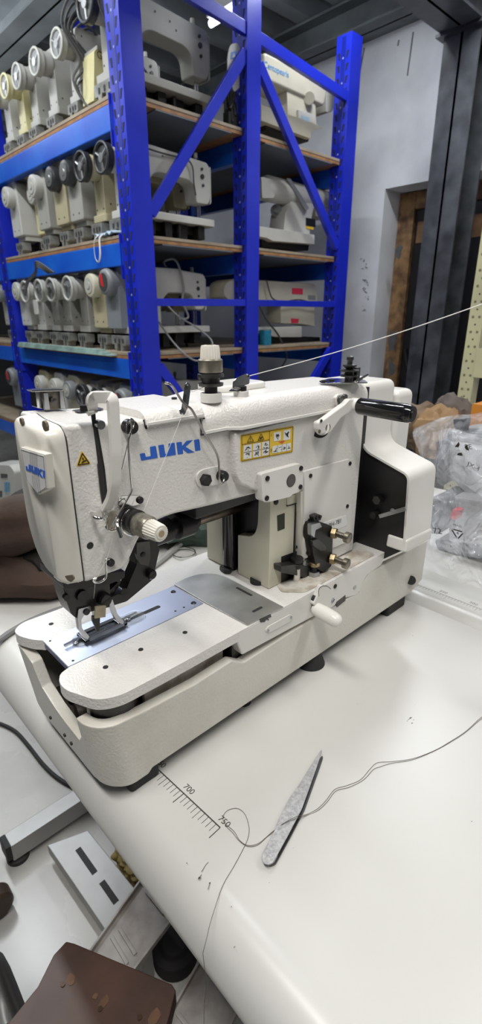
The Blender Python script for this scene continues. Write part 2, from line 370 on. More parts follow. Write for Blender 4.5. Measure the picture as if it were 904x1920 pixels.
# ================================================================ stored sewing machine heads
def paint(n, c, **k): return mat(n, c, k.pop('r', .38), bump=.1, bs=120, var=k.pop('var', .12), vs=7, **k)
pw = paint('stored_white', (.56, .55, .51)); pg = paint('stored_grey_white', (.40, .39, .355)); pcq = paint('stored_cream', (.47, .42, .27))
pye = paint('stored_yellow', (.66, .60, .32)); pgr = paint('stored_blue_grey', (.23, .245, .26)); pbe = paint('stored_beige', (.50, .47, .37))
ring_w = mat('wheel_pale', (.46, .455, .41), .35); ring_b = mat('wheel_black', (.03, .03, .032), .35); ring_g = mat('wheel_grey', (.2, .205, .21), .4)
hubm = mat('wheel_hub_metal', (.5, .5, .5), .3, .9); lugm = mat('cast_aluminium', (.33, .33, .31), .5, .4, bump=.5, bs=60, var=.5, vs=25)
works = mat('dark_underside_works', (.014, .013, .012), .5, .3, bump=.6, bs=60)
cab = mat('grey_cable', (.055, .055, .052), .55); cabl = mat('pale_grey_cable', (.25, .25, .25), .5)
PR = (0, 0, 0)
def machine(kind, body, wheel, hw=.075, name='industrial_sewing_machine', detail=True):
    E = bpy.data.objects.new(name, None); E.empty_display_size = .05; col.objects.link(E)
    K = dict(parent=E, rel=PR)
    dark = wheel is ring_b
    if kind in ('classic', 'boxy', 'modern', 'curvy'):
        b = B(); b.prism(rnd([Vector(p) for p in ((.02, -hw, .078), (.5, -hw, .078), (.5, hw, .078), (.02, hw, .078))], .012), (0, 0, .03))
        b.build('bed', body, bevel=.003, **K)
        b = B()
        for (x0, x1, y0, y1, z0) in ((.10, .17, -.045, .03, .02), (.22, .26, -.05, .045, .01), (.30, .36, -.035, .03, .015), (.41, .45, -.055, .05, .02), (.12, .44, -.015, .015, .04)):
            b.box(x0, x1, y0, y1, z0, .077)
        b.cyl((.06, 0, .052), (.46, 0, .052), .014, n=10).cyl((.3, -.05, .0), (.3, -.05, .075), .008, n=8).cyl((.43, .04, .0), (.43, .04, .077), .008, n=8)
        b.build('underside_works', works, bevel=.002, seg=1, **K)
        # pale lug casting with holes at the aisle end
        b = B(); q = hw*.85
        b.prism([Vector((.0, y, z)) for y, z in ((-q, .07), (-q, .03), (-q*.75, .022), (-q*.5, .025), (-q*.42, .0), (-q*.2, .0), (-q*.15, .03), (q*.2, .034), (q*.3, .004), (q*.6, .004), (q*.65, .028), (q, .03), (q, .07))], (.05, 0, 0))
        b.build('lug_casting', lugm, bevel=.003, **K)
        b = B()
        for y in (-q*.6, -.1*q, q*.45): B().prism(rnd([Vector((-.0012, y-.006, .035)), Vector((-.0012, y+.006, .035)), Vector((-.0012, y+.006, .056)), Vector((-.0012, y-.006, .056))], .005), (.0015, 0, 0)).build('lug_hole', rubber, **K)
    if kind == 'classic':
        b = B(); w = .042
        b.prism(rnd([Vector(p) for p in ((.03, -w, .107), (.16, -w, .107), (.148, -w, .21), (.165, -w, .25), (.205, -w, .268), (.37, -w, .262), (.405, -w, .245), (.415, -w, .175), (.485, -w, .175), (.5, -w, .20), (.5, -w, .325), (.485, -w, .345), (.17, -w, .362), (.03, -w, .362))],
                    [.005, .01, .04, .04, .04, .04, .03, .01, .02, .02, .02, .02, .02, .02]), (0, 2*w, 0))
        b.build('body', body, bevel=.009, seg=3, **K)
        B().cyl((.035, 0, .292), (-.022, 0, .285), .058, prof=[(0, .042), (.15, .050), (.8, .049), (1, .042)], n=28).build('neck', body, **K)
        wz, wx, R = .285, -.048, .060
    elif kind == 'boxy':
        b = B(); b.prism(rnd([Vector(p) for p in ((.0, -.066, .10), (.0, .066, .10), (.0, .066, .355), (.0, .045, .375), (.0, -.045, .375), (.0, -.066, .355))], .012), (.12, 0, 0)); b.build('motor_or_gap_filler', body, bevel=.006, seg=3, **K)
        b = B(); w = .042
        b.prism(rnd([Vector(p) for p in ((.10, -w, .107), (.18, -w, .107), (.175, -w, .21), (.215, -w, .262), (.37, -w, .258), (.405, -w, .24), (.415, -w, .175), (.485, -w, .175), (.5, -w, .20), (.5, -w, .33), (.485, -w, .345), (.10, -w, .355))], .012), (0, 2*w, 0))
        b.build('body', body, bevel=.008, seg=3, **K)
        wz, wx, R = .292, -.032, .052
    elif kind == 'modern':
        b = B(); b.prism(rnd([Vector(p) for p in ((-.01, -.055, .10), (.14, -.055, .10), (.14, -.055, .385), (.04, -.055, .385), (-.01, -.055, .36))], [.005, .005, .02, .03, .03]), (0, .125, 0)); b.build('motor_or_gap_filler', pgr, bevel=.014, seg=3, **K)
        B().box(.06, .1, -.0565, -.0545, .20, .27).build('rating_label', pw, **K)
        b = B(); w = .045
        b.prism(rnd([Vector(p) for p in ((.13, -w, .107), (.22, -w, .107), (.222, -w, .20), (.24, -w, .235), (.27, -w, .262), (.40, -w, .262), (.425, -w, .24), (.432, -w, .185), (.48, -w, .185), (.505, -w, .21), (.505, -w, .335), (.49, -w, .355), (.36, -w, .365), (.34, -w, .372), (.13, -w, .372))], .014), (0, 2*w, 0))
        b.build('body', body, bevel=.008, seg=3, **K)
        wz, wx, R = .30, -.04, .058
    # hand wheel
    if kind in ('classic', 'curvy'):
        b = B(); b.ring((wx, 0, wz), (1, 0, 0), R-.006, .0065, 32, 10).cyl((wx+.004, 0, wz), (wx+.026, 0, wz), R-.003, n=32)
        h = b.build('hand_wheel', wheel, **K)
        B().cyl((wx+.0025, 0, wz), (wx+.0045, 0, wz), R-.012, n=28).build('wheel_web', ring_g if not dark else ring_b, h, rel=PR)
        b = B(); b.cyl((wx-.006, 0, wz), (wx+.006, 0, wz), .017, n=16)
        for k in range(3):
            a = k*2.094+.5; b.cyl((wx, 0, wz), (wx+.002, math.cos(a)*(R-.012), wz+math.sin(a)*(R-.012)), .0065, n=8)
        b.build('wheel_hub', hubm, h, rel=PR)
    elif kind == 'boxy':
        h = B().cyl((wx-.012, 0, wz), (wx+.034, 0, wz), R, prof=[(0, R*.72), (.06, R*.93), (.2, R), (1, R)], n=32).build('hand_wheel', wheel, **K)
        B().cyl((wx-.0145, 0, wz), (wx-.011, 0, wz), R*.66, n=28).cyl((wx-.018, 0, wz), (wx-.013, 0, wz), .015, n=14).build('wheel_disc', hubm if dark else ring_w, h, rel=PR)
    else:
        h = B().cyl((wx-.012, 0, wz), (wx+.04, 0, wz), R, prof=[(0, R*.78), (.1, R*.92), (.35, R), (1, R)], n=32).build('hand_wheel', ring_g, **K)
        B().cyl((wx-.0135, 0, wz), (wx-.011, 0, wz), R*.66, n=28).build('wheel_disc', mat('wheel_disc_dark', (.06, .062, .066), .3), h, rel=PR)
        B().prism(rnd([Vector((wx-.0155, -.004, wz-.022)), Vector((wx-.0155, .020, wz-.012)), Vector((wx-.0155, .026, wz+.036)), Vector((wx-.0155, .008, wz+.032))], .006), (.003, 0, 0)).build('red_mark', mat('red_plastic', (.6, .03, .03), .35), h, rel=PR)
    if detail:
        w = .042
        f = B(); f.prism(rnd([Vector(p) for p in ((.502, -w+.004, .18), (.502, w-.004, .18), (.502, w-.004, .335), (.502, -w+.004, .335))], .01), (.009, 0, 0)); f.build('face_plate', body, bevel=.003, **K)
        B().cyl((.455, 0, .11), (.455, 0, .18), .004, n=8).cyl((.468, 0, .108), (.468, 0, .18), .0035, n=8).box(.45, .475, -.008, .008, .108, .112).build('needle_bar', chrome, **K)
        b = B()
        for x, z, r in ((.45, .315, .006), (.452, .285, .010), (.455, .25, .006)): b.cyl((x, -w-.006, z), (x, -w, z), r, n=12)
        b.build('tension_discs', ring_b, **K)
        B().cyl((.45, 0, .34), (.45, 0, .385), .007, prof=[(0, .006), (.5, .006), (.55, .010), (1, .009)], n=12).build('top_knob', ring_w, **K)
        b = B()
        for x, z in ((.06, .33), (.3, .32), (.33, .30), (.23, .33), (.06, .15), (.12, .15)): b.cyl((x, -w-.0012, z), (x, -w, z), .004, n=8)
        for y, z in ((-.03, .13), (.03, .13), (0, .24)): b.cyl((.029 if kind == 'classic' else -.0012, y, z), (.031, y, z), .004, n=8)
        b.build('screws', ring_b, kind='stuff', **K)
    return E
def cable(E, path, r=.0035, m=None, n='cable'):
    return B().tube(spl(path, 5), r, 6).build(n, m or cab, E, local=True)
def copy_tree(o, parent=None):
    c = o.copy(); col.objects.link(c)
    if parent is not None: c.parent = parent
    for ch in list(o.children): copy_tree(ch, c)
    return c
protos = {}
def get(kind, body, wheel, hw):
    k = (kind, body.name, wheel.name, hw)
    if k not in protos:
        E = machine(kind, body, wheel, hw); protos[k] = [(c, list(c.children)) for c in E.children]; return E
    E = bpy.data.objects.new('industrial_sewing_machine', None); E.empty_display_size = .05; col.objects.link(E)
    for c, sub in protos[k]:
        d = c.copy(); col.objects.link(d); d.parent = E
        for g in sub: h = g.copy(); col.objects.link(h); h.parent = d
    return E
def place(kind, body, wheel, lev, px, py, label, group, hw=.058, dx=0, scale=1, xw=1.205, y=None):
    E = get(kind, body, wheel, hw)
    p = A(px, py, 0, xw)
    E.location = (xw+.05+dx, p[1] if y is None else y, SH[lev]+TZ); E.rotation_euler = (0, 0, random.uniform(-.02, .02)); E.scale = (scale*.94,)*3
    tag(E, label, 'sewing machine', group); return E
G = ['stored sewing machines on the top shelf', 'stored sewing machines on the second shelf', 'stored sewing machines on the third shelf', 'stored sewing machines on the fourth shelf']
big = place('classic', pg, ring_b, 0, 190, 12, 'large off-white sewing machine side-on on the top shelf, right of the corner upright', G[0], hw=.085, scale=1.05, y=2.085)
cable(big, [(.0, -.05, .36), (-.01, -.07, .30), (.02, -.062, .22), (.03, -.064, .16), (.10, -.062, .12)], .004)
cable(big, [(.01, -.05, .36), (.02, -.07, .28), (.05, -.064, .20), (.12, -.06, .15), (.16, -.07, .11)], .004)
cable(big, [(.0, -.05, .35), (-.03, -.06, .28), (-.0, -.07, .2), (.02, -.07, .13)], .004)
place('classic', pg, ring_w, 0, 109, 87, 'off-white machine on the top shelf whose wheel is nearest the bundle of cables', G[0], y=2.34, scale=.90)
place('classic', pg, ring_w, 0, 65, 118, 'off-white machine on the top shelf, second wheel left of the cable bundle', G[0], y=2.55, scale=.90)
place('classic', pg, ring_w, 0, 30, 148, 'off-white machine on the top shelf, between the yellow machine and the third one', G[0], y=2.745, scale=.90)
place('classic', pye, mat('wheel_yellow', (.66, .61, .36), .4), 0, 11, 172, 'yellowed sewing machine with yellow wheel on the top shelf', G[0], y=2.89, scale=.90)
place('classic', pw, ring_w, 0, -10, 230, 'white machine at the left picture edge of the top shelf, beyond the yellow one', G[0], y=3.06, scale=.90)
YM = (1.36, 2.22)
# bundle of cables hanging between the top-shelf machines
b = B()
for k in range(6):
    x, y = 1.29+.02*k, 2.285+.012*k; z = SH[0]
    b.tube(spl([(x, y-.03, z+.30), (x-.05, y-.05, z+.36-.01*k), (x-.08, y-.01, z+.28), (x-.03+.01*k, y-.03, z+.18), (x-.06, y-.02+.01*k, z+.11), (x-.03, y-.05, z+.03), (x-.02, y-.13-.01*k, z+.012)], 5), .0045, 6)
tag(b.build('cable_bundle', cab), 'bundle of dark grey cables drooping between machines on the top shelf', 'cable')
lab = {}
o = place('classic', pw, ring_b, 1, 215, 292, 'white sewing machine with looped cable, side-on on the second shelf behind the diagonal strut', G[1], hw=.075, y=2.066)
cable(o, [(.03, -.05, .37), (.05, -.058, .34), (.04, -.055, .28), (.05, -.055, .20), (.09, -.055, .13), (.03, -.055, .13)])
cable(o, [(.05, -.05, .355), (.13, -.058, .34), (.25, -.056, .335), (.35, -.056, .335), (.385, -.056, .31), (.39, -.056, .25), (.40, -.056, .20)])
cable(o, [(.06, -.05, .35), (.09, -.06, .28), (.12, -.056, .22), (.16, -.056, .13)])
place('classic', pcq, ring_b, 1, 157, 310, 'cream machine with glinting double-rimmed wheel, second shelf, beside the white side-on one', G[1], y=2.235)
place('boxy', pg, ring_b, 1, 111, 326, 'boxy pale machine with large flat black wheel on the second shelf', G[1], y=2.40)
place('boxy', pcq, ring_b, 1, 94, 346, 'cream box machine tucked behind with small black wheel, second shelf', G[1], y=2.545, dx=.0)
place('boxy', pg, ring_w, 1, 58, 357, 'boxy white machine with pale wheel, second shelf, left of the small black wheel', G[1], y=2.74)
place('boxy', pye, ring_w, 1, 40, 380, 'yellowish machine half hidden between two boxy white ones, second shelf', G[1], y=2.90, dx=.06)
place('boxy', pw, ring_w, 1, 5, 385, 'boxy white machine with stained grey side at the left picture edge, second shelf', G[1], y=3.08)
o = place('modern', pw, ring_g, 2, 186, 530, 'clean white and grey machine with red-marked wheel, third shelf', G[2], hw=.08, y=2.13)
cable(o, [(.30, 0, .37), (.27, -.02, .40), (.31, -.05, .41), (.335, -.06, .36), (.35, -.06, .28), (.34, -.06, .22), (.38, -.05, .15), (.30, -.075, .14)], .0055, cabl)
cable(o, [(.24, -.06, .21), (.29, -.10, .15), (.36, -.12, .11), (.40, -.20, .05), (.38, -.235, .0), (.33, -.24, -.04), (.27, -.24, -.045), (.21, -.235, -.01), (.18, -.18, .05), (.18, -.08, .13)], .0045, cabl)
for px, kind, bd, wh, lb, y in ((166, 'boxy', pcq, mat('wheel_cream', (.6, .56, .42), .4), 'cream machine with cream wheel behind the red-marked wheel, third shelf', 2.275),
        (127, 'classic', pg, ring_w, 'off-white machine with pale wheel beside the cream one on the third shelf', 2.475),
        (92, 'classic', pg, ring_w, 'off-white machine with pale wheel right of the hanging white tag, third shelf', 2.66),
        (77, 'classic', pg, ring_w, 'off-white machine with black cables heaped on it, third shelf', 2.80),
        (44, 'classic', pw, ring_w, 'white machine with open spoked wheel left of the hanging tag, third shelf', 2.98),
        (25, 'boxy', pw, ring_w, 'narrow white machine beside the dark flat wheel, third shelf', 3.13),
        (8, 'boxy', pg, ring_g, 'machine with dark grey flat wheel near the far upright, third shelf', 3.40)):
    place(kind, bd, wh, 2, px, 545, lb, G[2], y=y, hw=.055)
b = B()
for k in range(4):
    z = SH[2]+.335; b.tube(spl([(1.16, 2.55-.02*k, z-.0), (1.14, 2.62, z+.03+.008*k), (1.16, 2.70, z+.005*k), (1.15, 2.77+.01*k, z-.03), (1.135, 2.80, z-.09)], 5), .004, 6)
tag(b.build('cable_bundle', cab), 'dark cables draped over the third-shelf machines', 'cable')
t_ = A(66, 575, 0, 1.10)
B_ = B().tube([t_+Vector((.0, 0, .03)), t_+Vector((.01, 0, .12))], .0012, 5); 
E = empty('hanging_tag', t_+Vector((0, 0, -.03)), 'white tag hanging by a cord before the third-shelf machines', 'tag')
B_.build('cord', cab, E); b = B(); b.prism(rnd([t_+Vector((0, a, c)) for a, c in ((-.022, -.035), (.022, -.035), (.022, .03), (-.022, .03))], .008), (.008, 0, 0)); b.build('card', pw, E, bevel=.002)
for px, kind, bd, wh, lb, y in ((152, 'classic', pg, ring_b, 'machine with black wheel on the fourth shelf, nearest the corner upright', 2.30),
        (124, 'classic', pg, ring_b, 'second machine with black wheel on the dim fourth shelf', 2.46),
        (100, 'boxy', pbe, ring_g, 'dim beige machine on the fourth shelf behind the chrome bracket', 2.63),
        (73, 'boxy', pw, ring_w, 'white-topped machine on the fourth shelf, left of the chrome bracket', 2.80),
        (46, 'boxy', pcq, ring_w, 'cream machine with white disc wheel on the fourth shelf', 3.0),
        (22, 'modern', pgr, ring_g, 'grey machine with red-marked wheel on the fourth shelf at the far upright', 3.42)):
    place(kind, bd, wh, 3, px, 735, lb, G[3], y=y, hw=.058)
place('modern', pg, ring_g, 3, 152, 735, 'pale machine side-on at the rack end on the dim fourth shelf', G[3], hw=.08, y=2.09)
# bay beside the wall: three different heads, traced on the plane they stand in
def solid(name, E, m, y, pts, depth, r=.01, bevel=.008, **k):
    return B().prism(rnd(PY(y, *pts), r), (0, depth, 0)).build(name, m, E, bevel=bevel, seg=3, **k)
yb2 = 2.03
E = empty('yellowed_machine_body', (1.38, 2.22, SH[0]), 'yellowed machine body with brown lettering beside the corner upright, top shelf', 'sewing machine', G[0])
solid('body', E, pye, 2.185, [(176, 96), (184, 88), (236, 102), (236, 190), (176, 190)], .09, .006, .006)
solid('top_strip', E, pg, 2.18, [(182, 84), (236, 98), (236, 106), (182, 92)], .1, .002, .003)
text('lettering', 'GEMSY', .034, mat('brown_letters', (.16, .10, .04), .6), frame(A(204, 110, 1, 2.184), (1, 0, 0), (0, 0, 1)), E)
B().cyl(A(198, 142, 1, 2.183), A(198, 142, 1, 2.19), .006, n=12).build('screw', ring_b, E)
E = empty('bartacking_machine', (2.2, yb2+.09, SH[0]), 'big beige box-shaped sewing machine with blue lettering on the top shelf, wall side', 'sewing machine', G[0])
solid('upper_body', E, pbe, yb2, [(495, 96), (612, 155), (613, 178), (608, 200), (588, 190), (495, 148)], .16, .02, .012)
solid('column', E, pbe, yb2+.01, [(538, 168), (588, 184), (592, 196), (594, 238), (540, 218)], .12, .01)
solid('panel', E, pw, yb2-.004, [(560, 205), (590, 215), (590, 232), (560, 221)], .012, .002, .002)
solid('label', E, mat('label_blue', (.35, .5, .62), .5), yb2-.008, [(566, 216), (580, 221), (580, 229), (566, 223)], .002, 0, 0)
solid('bed', E, pbe, yb2-.02, [(490, 196), (595, 234), (606, 240), (583, 247), (583, 260), (490, 226)], .17, .003, .004)
B().cyl(A(580, 184, 1, yb2-.012), A(580, 184, 1, yb2+.01), .028, n=24).build('side_boss', pbe, E, bevel=.003)
solid('motor', E, pg, yb2+.03, [(612, 165), (632, 180), (634, 195), (622, 210), (612, 212)], .1, .012, .012)
solid('underside_works', E, works, yb2+.01, [(495, 228), (580, 258), (578, 266), (500, 243)], .12, .002, .002)
p = A(519, 131, 1, yb2-.001); text('lettering', 'Centopearls', .034, mat('faded_blue', (.05, .25, .55), .5), frame(p, (1, 0, 0), (0, 0, 1)), E)
E = empty('cylinder_arm_machine', (2.15, yb2+.09, SH[1]), 'white round-armed sewing machine with red lettering on the second shelf, wall side', 'sewing machine', G[1])
a0, a1 = A(494, 352, 1, yb2+.05), A(610, 378, 1, yb2+.05)
B().cyl(a0, a1, .06, prof=[(0, .05), (.04, .058), (.35, .056), (.8, .052), (.95, .05), (1, .03)], n=32).build('arm', pw, E)
solid('head', E, pw, yb2, [(490, 331), (514, 336), (520, 350), (514, 372), (492, 372)], .10, .008, .01)
solid('column', E, pw, yb2+.01, [(545, 378), (592, 380), (586, 400), (580, 447), (532, 436), (536, 400)], .11, .012, .014)
solid('bed', E, pw, yb2-.02, [(487, 424), (590, 440), (590, 458), (512, 452), (500, 446), (487, 444)], .17, .003, .003)
solid('motor_box', E, pbe, yb2+.02, [(592, 352), (620, 360), (620, 410), (592, 405)], .1, .006, .008)
solid('yellow_label', E, yel, yb2+.006, [(575, 422), (588, 425), (588, 431), (575, 428)], .006, 0, 0)
solid('dark_panel', E, black, yb2+.004, [(575, 408), (592, 411), (592, 426), (575, 423)], .01, 0, .001)
B().cyl(A(518, 395, 1, yb2+.07), A(518, 395, 1, yb2+.09), .03, n=24).cyl(A(518, 395, 1, yb2+.05), A(518, 395, 1, yb2+.09), .01, n=12).build('thread_spool_plate', ring_g, E)
solid('belt_guard', E, ring_g, yb2-.01, [(538, 334), (545, 335), (580, 390), (574, 396)], .006, .002, .001)
text('red_lettering', 'JUKI', .03, mat('faded_red', (.55, .05, .04), .5), frame(A(566, 361, 1, yb2-.003), (1, 0, 0), (0, 0, 1)), E)
solid('underside_works', E, works, yb2+.02, [(490, 445), (580, 458), (578, 470), (492, 462)], .1, .002, .002)
E = empty('box_sewing_machine', (2.1, yb2+.09, SH[2]), 'long beige sewing machine with red label and small display on the third shelf, wall side', 'sewing machine', G[2])
solid('arm', E, pbe, yb2, [(424, 530), (440, 522), (592, 532), (596, 545), (596, 572), (540, 570), (424, 560)], .13, .02, .014)
solid('column', E, pbe, yb2+.01, [(527, 572), (590, 575), (590, 612), (570, 608), (527, 606)], .11, .006, .008)
solid('bed', E, pw, yb2-.01, [(478, 614), (566, 612), (566, 632), (520, 632), (478, 624)], .15, .004, .004)
solid('red_label', E, mat('label_red', (.6, .03, .06), .5), yb2-.002, [(548, 540), (568, 541), (568, 552), (548, 551)], .002, 0, 0)
solid('red_sticker', E, mat('label_red', (0, 0, 0)), yb2+.008, [(546, 597), (561, 598), (559, 606), (547, 606)], .003, 0, 0)
solid('display', E, ring_g, yb2-.002, [(578, 553), (592, 554), (592, 562), (578, 561)], .003, 0, .001)
B().cyl(A(436, 545, 1, yb2-.02), A(436, 545, 1, yb2+.01), .045, n=24).build('end_wheel', pg, E, bevel=.004)
cable_pts = [(500, 525), (505, 545), (512, 560), (530, 566), (560, 562), (590, 568), (622, 566)]
B().tube(spl([A(x, y, 1, yb2-.02) for x, y in cable_pts], 5), .004, 6).build('cable', cab, E)
B().tube(spl([A(x, y, 1, yb2-.03) for x, y in [(485, 570), (500, 600), (520, 625), (532, 650), (538, 668), (528, 690)]], 5), .005, 6).build('hanging_cable', cab, E)
solid('underside_works', E, works, yb2+.02, [(480, 628), (600, 632), (600, 648), (480, 650)], .12, .002, .002)
p = A(497, 641, 1, 2.0); 
E = empty('blue_can', p, 'small blue can standing on the third shelf just right of the middle upright', 'can')
E.location.z = SH[2]+TZ
B().cyl((p[0], p[1], SH[2]), (p[0], p[1], SH[2]+.075), .033, n=28).build('can_body', mat('can_blue', (.02, .25, .42), .35, var=.4, vs=30), E, bevel=.002)
B().ring((p[0], p[1], SH[2]+.076), (0, 0, 1), .031, .002).build('rim', chrome, E)
# tag card hanging at the top shelf
p = A(438, 105, 1, 1.93)
E = empty('inspection_card', p+Vector((0, 0, -.1)), 'white oval card with blue square logo hanging near the top middle upright', 'tag')
b = B(); b.prism(rnd(PY(1.93, (432, 82), (446, 80), (452, 95), (446, 118), (436, 140), (427, 138), (427, 105)), .02), (0, .003, 0)); b.build('card', pw, E)
b = B(); b.prism(rnd(PY(1.9285, (434, 98), (444, 95), (443, 108), (433, 111)), .002), (0, .001, 0)); b.build('blue_square', mat('card_blue', (.08, .22, .6), .5), E)
b = B(); b.prism(PY(1.9275, (439, 99), (442, 107), (435, 108)), (0, .001, 0)); b.build('white_triangle', pw, E)
E = empty('paper_slip', A(440, 155, 1, 1.94)+Vector((0, 0, -.06)), 'white slip dangling below the oval card, top shelf', 'tag')
B().prism(rnd(PY(1.94, (434, 142), (449, 138), (449, 165), (440, 172), (436, 165)), .006), (0, .002, 0)).build('slip', pw, E)
E = empty('machine_underparts', (1.79, 1.96, SH[0]), 'dark heap of oily linkages on the top shelf left of the middle upright', 'machine parts')
b = B()
for k in range(16): b.cyl((1.765+random.random()*.05, 1.945+random.random()*.03, SH[0]+.0+random.random()*.06), (1.765+random.random()*.05, 1.945+random.random()*.03, SH[0]+.01+random.random()*.13), .008, n=8)
b.box(1.765, 1.82, 1.945, 1.98, SH[0]+.001, SH[0]+.05); b.build('linkages', works, E, kind='stuff')
# blue face mask with ear loop on the second shelf
E = empty('face_mask', (1.235, 2.10, SH[1]), 'pale blue face mask on the second shelf, white loop hanging over the beam', 'face mask')
b = B(); rr = []
for i in range(9):
    y = 2.02+.15*i/8; rr.append([Vector((x, y+.01*math.sin(7*x), SH[1]+.008+.012*math.sin(i*1.3+x*60)**2+q)) for x, q in ((1.215, 0), (1.25, .006), (1.28, .004), (1.28, .001), (1.25, .001), (1.215, -.004))])
b.loft(rr); b.build('mask_cloth', mat('mask_blue', (.42, .55, .66), .8), E)
B().tube(spl([(1.216, 2.15, SH[1]+.012), (1.203, 2.17, SH[1]-.01), (1.203, 2.175, SH[1]-.07), (1.203, 2.15, SH[1]-.09), (1.203, 2.13, SH[1]-.06), (1.206, 2.13, SH[1]-.005), (1.216, 2.12, SH[1]+.012)], 5), .0035, 6, w=.001).build('ear_loop', mat('mask_white', (.7, .7, .7), .8), E)
E = empty('foam_sheet_strip', (1.215, 2.6, SH[2]), 'stack of pale green glass or foam strips along the third shelf edge', 'strip')
for k in range(3): B().box(1.19+.004*k, 1.225, 2.10+.05*k, 3.15, SH[2]-.018+.008*k, SH[2]-.011+.008*k).build('strip', mat('pale_green_strip', (.42, .58, .53), .4, var=.4, vs=20), E)
# white control box machine at the far lower left
p = A(12, 905, 0, .85)
E = empty('control_panel', Vector((p.x+.06, p.y, FL)), 'white sewing machine control box with keypad and small display low at the left edge', 'control panel')
pf = lambda *q: PX(.85, *q)
zq = pf((10, 960))[0].z
for dx_, dy_ in ((.02, -.02), (.10, -.02), (.02, .06), (.10, .06)): B().cyl((.85+dx_, p.y+dy_, FL), (.85+dx_, p.y+dy_, zq+.01), .009, n=10).build('stand_leg', ring_b, E)
B().prism(rnd(pf((-20, 870), (18, 872), (27, 885), (26, 925), (5, 935), (2, 965), (-20, 965)), .02), (.12, 0, 0)).build('housing', pw, E, bevel=.01, seg=3)
B().prism(pf((2, 888), (14, 889), (14, 896), (2, 896)), (-.002, 0, 0)).build('display', ring_b, E)
for r_ in range(4):
    for c_2 in range(2):
        x, y = 9+c_2*5, 904+r_*5; B().prism(pf((x, y), (x+4, y), (x+4, y+3.6), (x, y+3.6)), (-.003, 0, 0)).build('key', mat('key_blue', (.12, .35, .55), .4), E)
B().prism(pf((-2, 920), (4, 920), (4, 932), (-2, 932)), (-.002, 0, 0)).build('dark_recess', ring_b, E)

for o in list(col.objects):      # nothing in the wall bay sinks into its shelf
    if o.parent and o.parent.name.split('.')[0] in ('bartacking_machine', 'cylinder_arm_machine', 'box_sewing_machine', 'yellowed_machine_body') and 'cable' not in o.name:
        for v in o.data.vertices: v.co.z = max(v.co.z, .0008)
# ================================================================ work table
TX0, TX1, TY0, TY1 = .1425, .686, -.75, 1.05
W = empty('work_table', ((TX0+TX1)/2, (TY0+TY1)/2, -TZ), 'white laminate sewing table with soft rounded front edge under the white machine', 'table')
R = .038
def slab(x0, x1, y0, y1, roundl, roundr, th=.045):
    pts = []
    if roundl: pts += [(x0+R-R*math.sin(a), -R+R*math.cos(a)) for a in [math.pi*.5*i/8 for i in range(8, -1, -1)]]
    else: pts += [(x0, 0)]
    if roundr: pts += [(x1-R+R*math.sin(a), -R+R*math.cos(a)) for a in [math.pi*.5*i/8 for i in range(9)]]
    else: pts += [(x1, 0)]
    pts += [(x1-.003, -th), (x0+.003, -th)]
    return B().prism([Vector((x, y0, z)) for x, z in pts], (0, y1-y0, 0))
slab(TX0, TX1, TY0, TY1, True, False).build('tabletop', laminate, W)
galv = mat('galvanised_steel', (.40, .40, .39), .5, .7, bump=.2, bs=60, c2=(.36, .35, .34), vs=12)
for y in (-.5, .75):
    B().box(.38, .43, y-.02, y+.02, -.71, -.045).build('table_leg', galv, W, bevel=.004)
B().box(.385, .425, -.48, .73, -.2, -.16).build('stretcher', galv, W, bevel=.003)
# ruler printed on the table
ra, rb = A(285, 1432, 2, 0), A(413, 1552, 2, 0); rv = (rb-ra); rl = rv.length; ru = rv.normalized(); rw = ru.cross(Vector((0, 0, 1)))
tip = A(402, 1568, 2, 0)
if rw.dot(tip-rb) < 0: rw = -rw
zz = .0002
b = B()
def strip(p, q, w):
    n = (q-p).normalized().cross(Vector((0, 0, 1)))*w; e = Vector((0, 0, zz)); b.prism([p-n+e, q-n+e, q+n+e, p+n+e], (0, 0, .0001))
strip(ra, rb, .0006)
for k in range(21):
    p = ra+rv*(k/20); L = .0135 if k % 10 == 0 else (.0115 if k % 5 == 0 else .009)
    strip(p, p+rw*L, .0004 if k % 10 == 0 else .00022)
b.build('ruler_scale', inkm, W)
for s, k in (('650', .06), ('700', .5), ('750', .985)):
    text('ruler_number', s, .0085, inkm, frame(ra+rv*k-rw*.0065+Vector((0, 0, .0002)), ru, -rw), W, ext=.00005)
b = B()
for (x, y, r) in ((770, 1346, 4), (764, 1352, 2), (773, 1356, 3), (776, 1350, 2), (374, 1646, 3.5), (393, 1656, 2.5), (350, 1618, 1.5), (434, 1700, 1.5), (440, 1776, 2), (774, 1192, 2), (778, 1322, 1), (670, 1320, 1), (885, 1540, 2), (550, 1590, 1.2), (505, 1655, 1)):
    c = A(x, y, 2, .0002); pts = [c+Vector((math.cos(i*.9)*r*.0005*random.uniform(.4, 1), math.sin(i*.9)*r*.0003*random.uniform(.4, 1.2), 0)) for i in range(7)]
    b.prism(pts, (0, 0, .0001))
for q in (((378, 1635), (386, 1622)), ((386, 1622), (391, 1617)), ((372, 1649), (378, 1640)), ((390, 1668), (394, 1655)), ((765, 1350), (773, 1345))): strip(A(*q[0], 2, 0), A(*q[1], 2, 0), .00025)
b.build('scuff_marks', scuff, W, kind='stuff')
